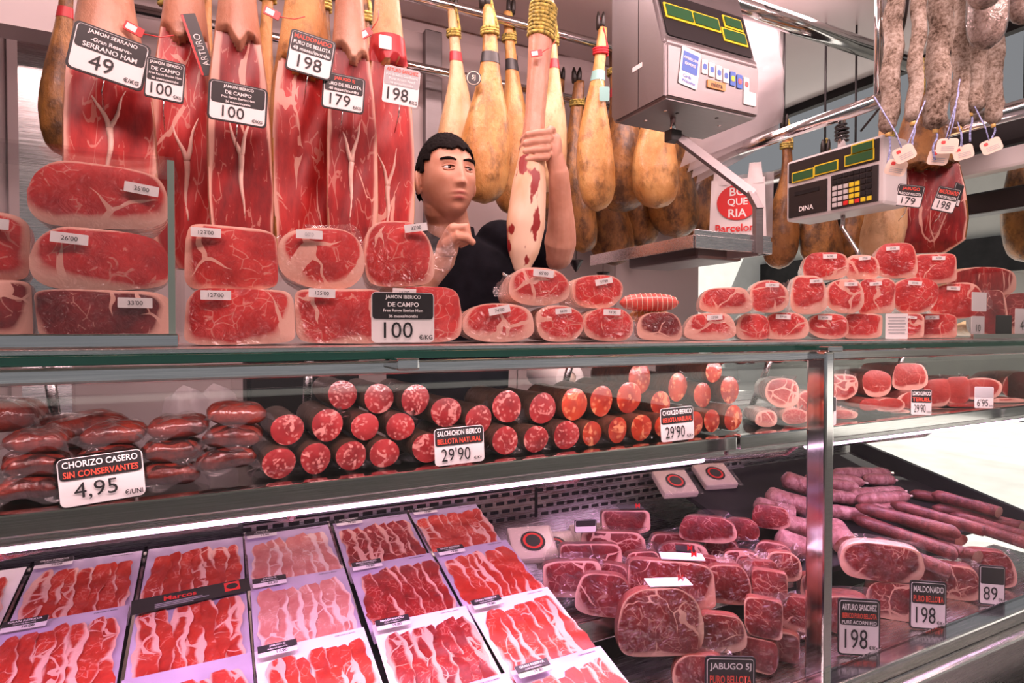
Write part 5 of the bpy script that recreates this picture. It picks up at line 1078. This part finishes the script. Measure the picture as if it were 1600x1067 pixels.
box('pan', px0, px1, py0, py1, pzz - .006, pzz, scale_steel, t, .002); box('pan_rim', px0, px1, py0 - .004, py0, pzz - .03, pzz + .002, steel, t, .001); box('pan_rim', px0 - .004, px0, py0, py1, pzz - .03, pzz + .002, steel, t, .001)
box('pan_rim', px1, px1 + .004, py0, py1, pzz - .03, pzz + .002, steel, t, .001); box('pan_upstand', px0, px1, py0 + .0, py0 + .004, pzz, pzz + .016, steel, t, .001); box('pan_bridge', px0 + .07, px1 - .04, 1.16, 1.45, pzz - .045, pzz - .008, scale_steel, t, .008)
# keypad scale facing the staff
KX = 1.75; ka = PX(1380, 322, KX); kb = PX(1228, 345, KX); kz0 = (ka.z + kb.z) / 2; kz1 = PX(1300, 232, KX).z
t = thing('keypad_scale', 'grey hanging scale with keypad and printed DINA name', 'scale', (KX, (ka.y + kb.y) / 2, kz0), (0, 0, R(-90)))
kw = kb.y - ka.y; kh = kz1 - kz0; yy = lambda x: x
box('housing', -kw / 2, kw / 2, 0, .12, 0, kh, M_greytone, t, .012); box('display_bezel', -kw / 2 + .012, kw / 2 - .012, -.004, .002, kh * .63, kh * .95, M_black, t, .002)
for x, z, wd, hg in ((-.098, .70, .075, .026), (-.014, .72, .075, .026), (.095, .74, .085, .026), (.105, .88, .062, .022)):
    box('display_frame', x - wd / 2 - .004, x + wd / 2 + .004, -.006, -.003, kh * z - hg / 2 - .004, kh * z + hg / 2 + .004, M_yel, t); box('display', x - wd / 2, x + wd / 2, -.0075, -.005, kh * z - hg / 2, kh * z + hg / 2, M_lcd, t)
box('printer_panel', -kw / 2 + .012, -.012, -.004, .002, .012, kh * .56, M_black, t, .002); letter('DINA', M_wtext, t, -kw / 4 - .002, kh * .17, .016, .085, -.005, True); box('paper_slot', -kw / 4 - .045, -kw / 4 + .045, -.006, -.003, kh * .40, kh * .46, M_dark, t)
kp = box('keypad', .002, kw / 2 - .014, -.004, .002, .012, kh * .58, M_sign, t, .002)
kx0, kdx, kdz = .016, .0185, .0175
for r_ in range(6):
    for c_ in range(7):
        mt = M_greytone if (r_ < 4 and c_ < 3) else (M_yel if (c_ in (3, 4) and r_ < 4) or (r_ == 0 and c_ < 7) else M_dark)
        if r_ == 0 and c_ in (2, 4): mt = M_redtag
        b_ = box('key', kx0 + c_ * kdx - .007, kx0 + c_ * kdx + .007, -.007, -.003, .018 + r_ * kdz, .018 + r_ * kdz + .013, mt, t, .001)
tube('hanger_post', [(0, .05, kh), (0, .05, tb.z - kz0 - .01)], .012, chrome, t); tube('coiled_cable', [(.018 * math.cos(a), .05 + .018 * math.sin(a), kh + .03 + .05 * a / 25) for a in np.linspace(0, 25, 60)], .004, M_black, t, 6)
tube('pan_arm', [(0, .06, 0), (0, .06, -.04), (.05, .06, -.12), (.06, .06, -.16)], .007, steel, t, 8)

# ------------------------------------------------------------------ bags
def sheet(nm, corners, nx, ny, wave, mt, par, seed, thick=0):
    g_ = np.random.default_rng(seed); ph = g_.uniform(0, 6, 4); a, b, c_, d = [np.array(q, float) for q in corners]; V = []; nrm = np.cross(b - a, d - a); nrm /= np.linalg.norm(nrm)
    for i in range(ny):
        for j in range(nx):
            s, q = j / (nx - 1), i / (ny - 1); p = (a * (1 - s) + b * s) * (1 - q) + (d * (1 - s) + c_ * s) * q
            V.append(p + nrm * wave * (math.sin(5 * s + 4 * q + ph[0]) + .6 * math.sin(11 * s - 6 * q + ph[1]) + .35 * math.sin(19 * q + 8 * s + ph[2])))
    return mesh(nm, V, [(i * nx + j, i * nx + j + 1, (i + 1) * nx + j + 1, (i + 1) * nx + j) for i in range(ny - 1) for j in range(nx - 1)], mt, par)
t = thing('plastic_bag_bundle', 'bundle of milky plastic bags hanging behind the steel scale', 'bag', (0, 0, 0))
for k in range(4):
    Y = 1.60 + .025 * k; sheet('bag', [P(1150 - 6 * k, 20, Y), P(1212 + 4 * k, 25 + 8 * k, Y), P(1226 - 6 * k, 190 + 10 * k, Y), P(1062 + 10 * k, 262 + 8 * k, Y)], 14, 14, .010, M_bag, t, 40 + k)
tube('hook', [P(1180, 20, 1.65), P(1180, -60, 1.65)], .004, chrome, t)
t = thing('printed_carrier_bag', 'white carrier bag with red oval and Barcelona lettering', 'bag', P(1152, 372, 1.64), (0, 0, face_yaw(P(1152, 330, 1.64), 1)))
mb = mpp(1152, 1.64); bw_, bh_ = 84 * mb, 92 * mb
sheet('bag', [(-bw_ / 2, 0, 0), (bw_ / 2, 0, 0), (bw_ * .46, 0, bh_), (-bw_ * .46, 0, bh_)], 14, 14, .0022, M_white, t, 50); sheet('bag_back', [(-bw_ * .4, .03, 0), (bw_ * .6, .03, 0), (bw_ * .62, .03, bh_ * 1.1), (-bw_ * .3, .03, bh_ * 1.1)], 12, 12, .004, M_bag, t, 51)
for x in (-.30, .30): sheet('handle', [(bw_ * (x - .14), -.002, bh_ * .9), (bw_ * (x + .14), -.002, bh_ * .9), (bw_ * (x + .10), .0, bh_ * 1.25), (bw_ * (x - .10), .0, bh_ * 1.25)], 6, 8, .002, M_white, t, 52)
a = np.linspace(0, 6.283, 36, endpoint=False); vv, ff = loft([[(bw_ * .36 * math.cos(q), y, bh_ * .60 + bh_ * .30 * math.sin(q)) for q in a] for y in (-.0062, -.0068)]); mesh('red_oval', vv, ff, M_redtag, t, smooth=False)
for s_, z, h_ in (('BO', .78, .14), ('QUE', .60, .14), ('RIA', .42, .14)): letter(s_, M_wtext, t, 0, bh_ * z, bh_ * h_, bw_ * .5, -.0075, True)
letter('Barcelona', M_redtag, t, 0, bh_ * .17, bh_ * .13, bw_ * .86, -.0066, True)

# ------------------------------------------------------------------ hanging dry sausages, tags and hams at right
SZ = P(1450, -70, 1.02).z
r7 = rail('short chrome rail above the frame holding mouldy sausages', [(P(1380, 0, 1.02).x - .05, 1.02, SZ), (P(1600, 0, 1.02).x + .25, 1.02, SZ)], .012)
FUE = [(1418, 1404, 205, 27, 1.03, 'mouldy grey dry sausage hanging leftmost of the bunch'), (1452, 1438, 192, 21, .99, 'slim mouldy dry sausage, second of the bunch'), (1482, 1470, 196, 34, .96, 'thick mouldy dry sausage in front of the bunch'), (1506, 1500, 200, 24, 1.02, 'shaded dry sausage behind the thick one'), (1545, 1535, 172, 34, .99, 'warm-lit dry sausage at the right of the bunch'), (1556, 1552, 195, 24, 1.05, 'partly hidden dry sausage behind the right one')]
for i, (ut, ub, vb, wp, Y, lab) in enumerate(FUE):
    a = P(ut, -40, Y); b = P(ub, vb, Y); n_ = 40; r = wp / 2 * mpp(ub, Y); pts = [a.lerp(b, k / (n_ - 1)) + CR * (.004 * math.sin(k * .45 + i)) for k in range(n_)]
    rad = [r * math.sqrt(max(.03, 1 - max(0, (k / (n_ - 1) - .93) / .07) ** 2)) * (1 + .05 * math.sin(k * .8 + i) + .03 * math.sin(k * 1.9)) for k in range(n_)]
    t = thing('mouldy_sausage', lab, 'sausage', (0, 0, 0), 0, 'mouldy dry sausages'); tube('sausage', pts, rad, M_mold, t, 18); tube('cord', [a, Vector((a.x, 1.02, SZ))], .003, M_blue, t, 6)
    tube('string', smooth_path([b + UP * .004, b - UP * .02 + CR * .006, b - UP * .05 - CR * .006 * (i % 3 - 1), b - UP * .085], 14), .0028, M_blue, t, 6); tube('knot', [b + UP * .006, b - UP * .008], .007, M_gold, t, 8)
for i, (u, v0, v1, wp) in enumerate([(1500, -60, 30, 44), (1545, -70, 76, 50), (1582, -60, 45, 40)]):
    a = P(u, v0, .93); b = P(u - 4, v1, .93); n_ = 16; r = wp / 2 * mpp(u, .93); t = thing('bagged_sausage', 'netted mould-white sausage hanging at top right, %s from left' % ORD[i], 'sausage', (0, 0, 0), 0, 'netted hanging sausages')
    tube('sausage', [a.lerp(b, k / (n_ - 1)) for k in range(n_)], [r * math.sqrt(max(.05, 1 - abs(2 * k / (n_ - 1) - 1) ** 4)) for k in range(n_)], M_mold, t, 18); tube('net', [a.lerp(b, k / (n_ - 1)) for k in range(n_)], [r * 1.08 * math.sqrt(max(.05, 1 - abs(2 * k / (n_ - 1) - 1) ** 4)) for k in range(n_)], M_wrap, t, 18); tube('cord', [a, Vector((a.x, 1.02, SZ))], .003, M_card, t, 6)
for i, (u, v, Y, rl) in enumerate([(1413, 240, .97, -22), (1480, 228, .955, 8), (1505, 238, 1.0, -10), (1549, 228, .96, -18), (1400, 262, 1.0, 20), (1466, 246, .985, 14)]):
    p = P(u, v, Y); t = thing('paper_tag', 'cream paper tag under the hanging sausages, %s' % ['left with red emblem', 'centre with red emblem', 'brightly lit right of centre', 'rightmost and tilted', 'lowest at the left', 'lower centre, half hidden'][i], 'tag', p, (0, R(rl), face_yaw(p)), 'sausage tags')
    panel('card', .050, .042, .010, 0, .0012, M_card, t); panel('emblem', .010, .009, .003, -.0006, 0, M_redtag, t, -.010, .010)
    for k in range(3): panel('print_line', .030, .0016, .0004, -.0006, 0, M_grey, t, .002, -.002 - .005 * k)
    tube('string', [(0, 0, .018), (.004, .002, .06), (0, .03, .19)], .0018, M_blue, t, 6)
whole_ham('tan whole ham hanging right of the keypad scale', 1392, 190, 410, 66, 1.22, M_rindpale, M_rope, 61, -.7, 'hams at right', cord=2.615)
cut_ham('dark carved ham with two signs below the paper tags', 1452, 150, 268, 396, 110, 1.20, M_hamdark, M_rinddark, 160, 0, .1, group='hams at right')
sign('small tilted sign priced 179 on the right-hand carved ham', 1421, 306, 36, 34, 1.06, [('JABUGO', 1.2, Rd), ('PURO DE BELLOTA', .8, Wt)], '179', '', yawk=.8, roll=12, pin=True)
sign('narrower tilted sign priced 198 on the right-hand carved ham', 1478, 312, 30, 38, 1.06, [('MALDONADO', 1.2, Rd), ('PURO DE BELLOTA', .8, Wt)], '198', '', yawk=.8, roll=18, pin=True)
sign('tiny dark sign edge-on behind the 198 sign at right', 1496, 304, 16, 36, 1.09, [], '', '', yawk=.2, roll=18, split=.7)
for i, (u, a, b, wp, Y, lab) in enumerate([(1230, 200, 420, 50, 1.62, 'dark ham silhouette behind the keypad scale, left'), (1285, 240, 420, 60, 1.55, 'dark ham silhouette below the keypad scale'), (1335, 250, 415, 50, 1.50, 'brown ham below the keypad scale beside the tan ham'), (1600, 190, 410, 60, 1.25, 'dark ham cut off by the right edge')]):
    whole_ham(lab, u, a, b, wp, Y, M_rinddark, M_rope, 64 + i, 0, 'hams at right', cord=2.615)

# ------------------------------------------------------------------ settle: push pieces apart and let them rest on what carries them
bpy.context.view_layer.update()
_D = []
for el in (0, 25, 50, 75):
    for az in range(0, 180 if el == 0 else 360, 15 if el < 50 else 30): _D.append((math.cos(R(el)) * math.cos(R(az)), math.cos(R(el)) * math.sin(R(az)), math.sin(R(el))))
_D.append((0, 0, 1)); _D = np.array(_D)
_NO = {'plastic_wrap', 'film', 'net', 'lettering', 'price_label', 'hanging_cord', 'rope', 'hanging_tag', 'tag_string', 'drip_cone', 'cone_pin', 'label_strip', 'knot', 'hoof'}
def solid(o):
    vs_ = []
    for c in [o] + list(o.children_recursive):
        if c.type == 'MESH' and c.name.split('.')[0] not in _NO:
            a = np.empty(len(c.data.vertices) * 3, dtype=np.float32); c.data.vertices.foreach_get('co', a); a = a.reshape(-1, 3); M = np.array(c.matrix_world); vs_.append(a @ M[:3, :3].T + M[:3, 3])
    return np.concatenate(vs_)
def settle(names, floor, lim, iters=260, axes=(1, 1, 1), drop=True, slack=.0008, cost=(1.25, .7, 1.5)):
    objs = [o for o in col.objects if o.parent is None and o.name.split('.')[0] in names[0] and (names[1] is None or names[1](o))]
    V = [solid(o) for o in objs]; n = len(objs); hi = np.array([(v @ _D.T).max(0) for v in V]); lo = np.array([(v @ _D.T).min(0) for v in V]); T = np.zeros((n, 3)); ax = np.array(axes, float)
    mn = np.array([v.min(0) for v in V]); mx = np.array([v.max(0) for v in V]); C_ = np.sqrt(((_D * np.array(cost)) ** 2).sum(1)); ok = (np.abs(_D) * ax).sum(1) > .35 if min(axes) > 0 else np.abs(_D[:, 2]) < .02
    def bound(i):
        for k in range(3):
            if lim[k][0] is not None: T[i, k] += max(0, lim[k][0] - (mn[i, k] + T[i, k]))
            if lim[k][1] is not None: T[i, k] -= max(0, (mx[i, k] + T[i, k]) - lim[k][1])
        if floor is not None and axes[2]:
            v = V[i] + T[i]; T[i, 2] += max(0, (floor(v[:, 0], v[:, 1]) - v[:, 2]).max() + .0005)
    def gap(i, j, t):                                   # overlap depth along every axis, both ways
        s_ = _D @ (T[i] + t - T[j]); a = hi[i] + s_ - lo[j]; b = hi[j] - lo[i] - s_; return a, b
    for it in range(iters):
        moved = 0; step = .75
        for i in range(n):
            for j in range(i + 1, n):
                a, b = gap(i, j, 0)
                if min(a.min(), b.min()) <= slack: continue
                ca = np.where(ok, a * C_, 9); cb = np.where(ok, b * C_, 9)
                if ca.min() < cb.min(): k = int(ca.argmin()); d = -_D[k] * (a[k] + slack)
                else: k = int(cb.argmin()); d = _D[k] * (b[k] + slack)
                d = d * ax * step / 2; T[i] += d; T[j] -= d; moved += 1
        for i in range(n): bound(i)
        if not moved: break
    if drop and axes[2]:
        for i in sorted(range(n), key=lambda q: mn[q, 2] + T[q, 2]):
            for _ in range(220):
                t = np.array((0, 0, -.0015)); v = V[i] + T[i] + t
                if floor is not None and (floor(v[:, 0], v[:, 1]) - v[:, 2]).max() > 0: break
                if any(min(x.min() for x in gap(i, j, t)) > slack + .001 for j in range(n) if j != i): break
                T[i] += t
    for o, t in zip(objs, T): o.location = o.location + Vector(t)
    return n, moved, float(np.abs(T).max()), float(np.linalg.norm(T, axis=1).mean())
SETTLE = []
def deck_floor(x, y):
    left = np.where(x < .605, DK0 + DK1 * y, 0); mid = np.where((x >= .605) & (x < 1.25), np.where(y > .978, .846, .745), 0); right = np.where(x >= 1.25, np.where(y > .953, DK0 + DK1 * y, .745), 0)
    return left + mid + right
FREE = (None, None)
flat_ = lambda z: (lambda x, y: np.full_like(x, z))
SETTLE.append(('guard', settle(({'ham_piece'}, lambda o: o.get('group') == G1), flat_(C), ((None, gx - .008), (.812, 1.05), FREE))))
SETTLE.append(('counter', settle(({'ham_piece', 'netted_loin'}, lambda o: o.get('group') != G1), flat_(C), ((gx + .006, None), (.872, None), FREE))))
SETTLE.append(('shelf', settle(({'cut_sausage', 'chorizo_pack', 'coppa_piece', 'loin_piece'}, None), flat_(SH + .0008), ((None, None), (.876, 1.125), (None, CT - .036)), cost=(1.25, 1.0, 1.0))))
SETTLE.append(('deck', settle(({'ham_chunk', 'wrapped_ham', 'loin_end', 'pale_sausage', 'dry_sausage', 'cheese_pack'}, None), deck_floor, ((.612, XR - .04), (.792, 1.44), FREE))))
SETTLE.append(('rear', settle(({'rear_sausage'}, None), None, (FREE, (1.13, 1.21), FREE), axes=(1, 1, 0))))
SETTLE.append(('mould', settle(({'mouldy_sausage', 'bagged_sausage'}, None), None, (FREE, (.80, 1.2), FREE), axes=(1, 1, 0), cost=(1.6, .6, 1))))
SETTLE.append(('hams', settle(({'whole_ham', 'cut_ham'}, None), None, (FREE, (1.10, 2.205), FREE), axes=(1, 1, 0), cost=(1.6, .6, 1))))
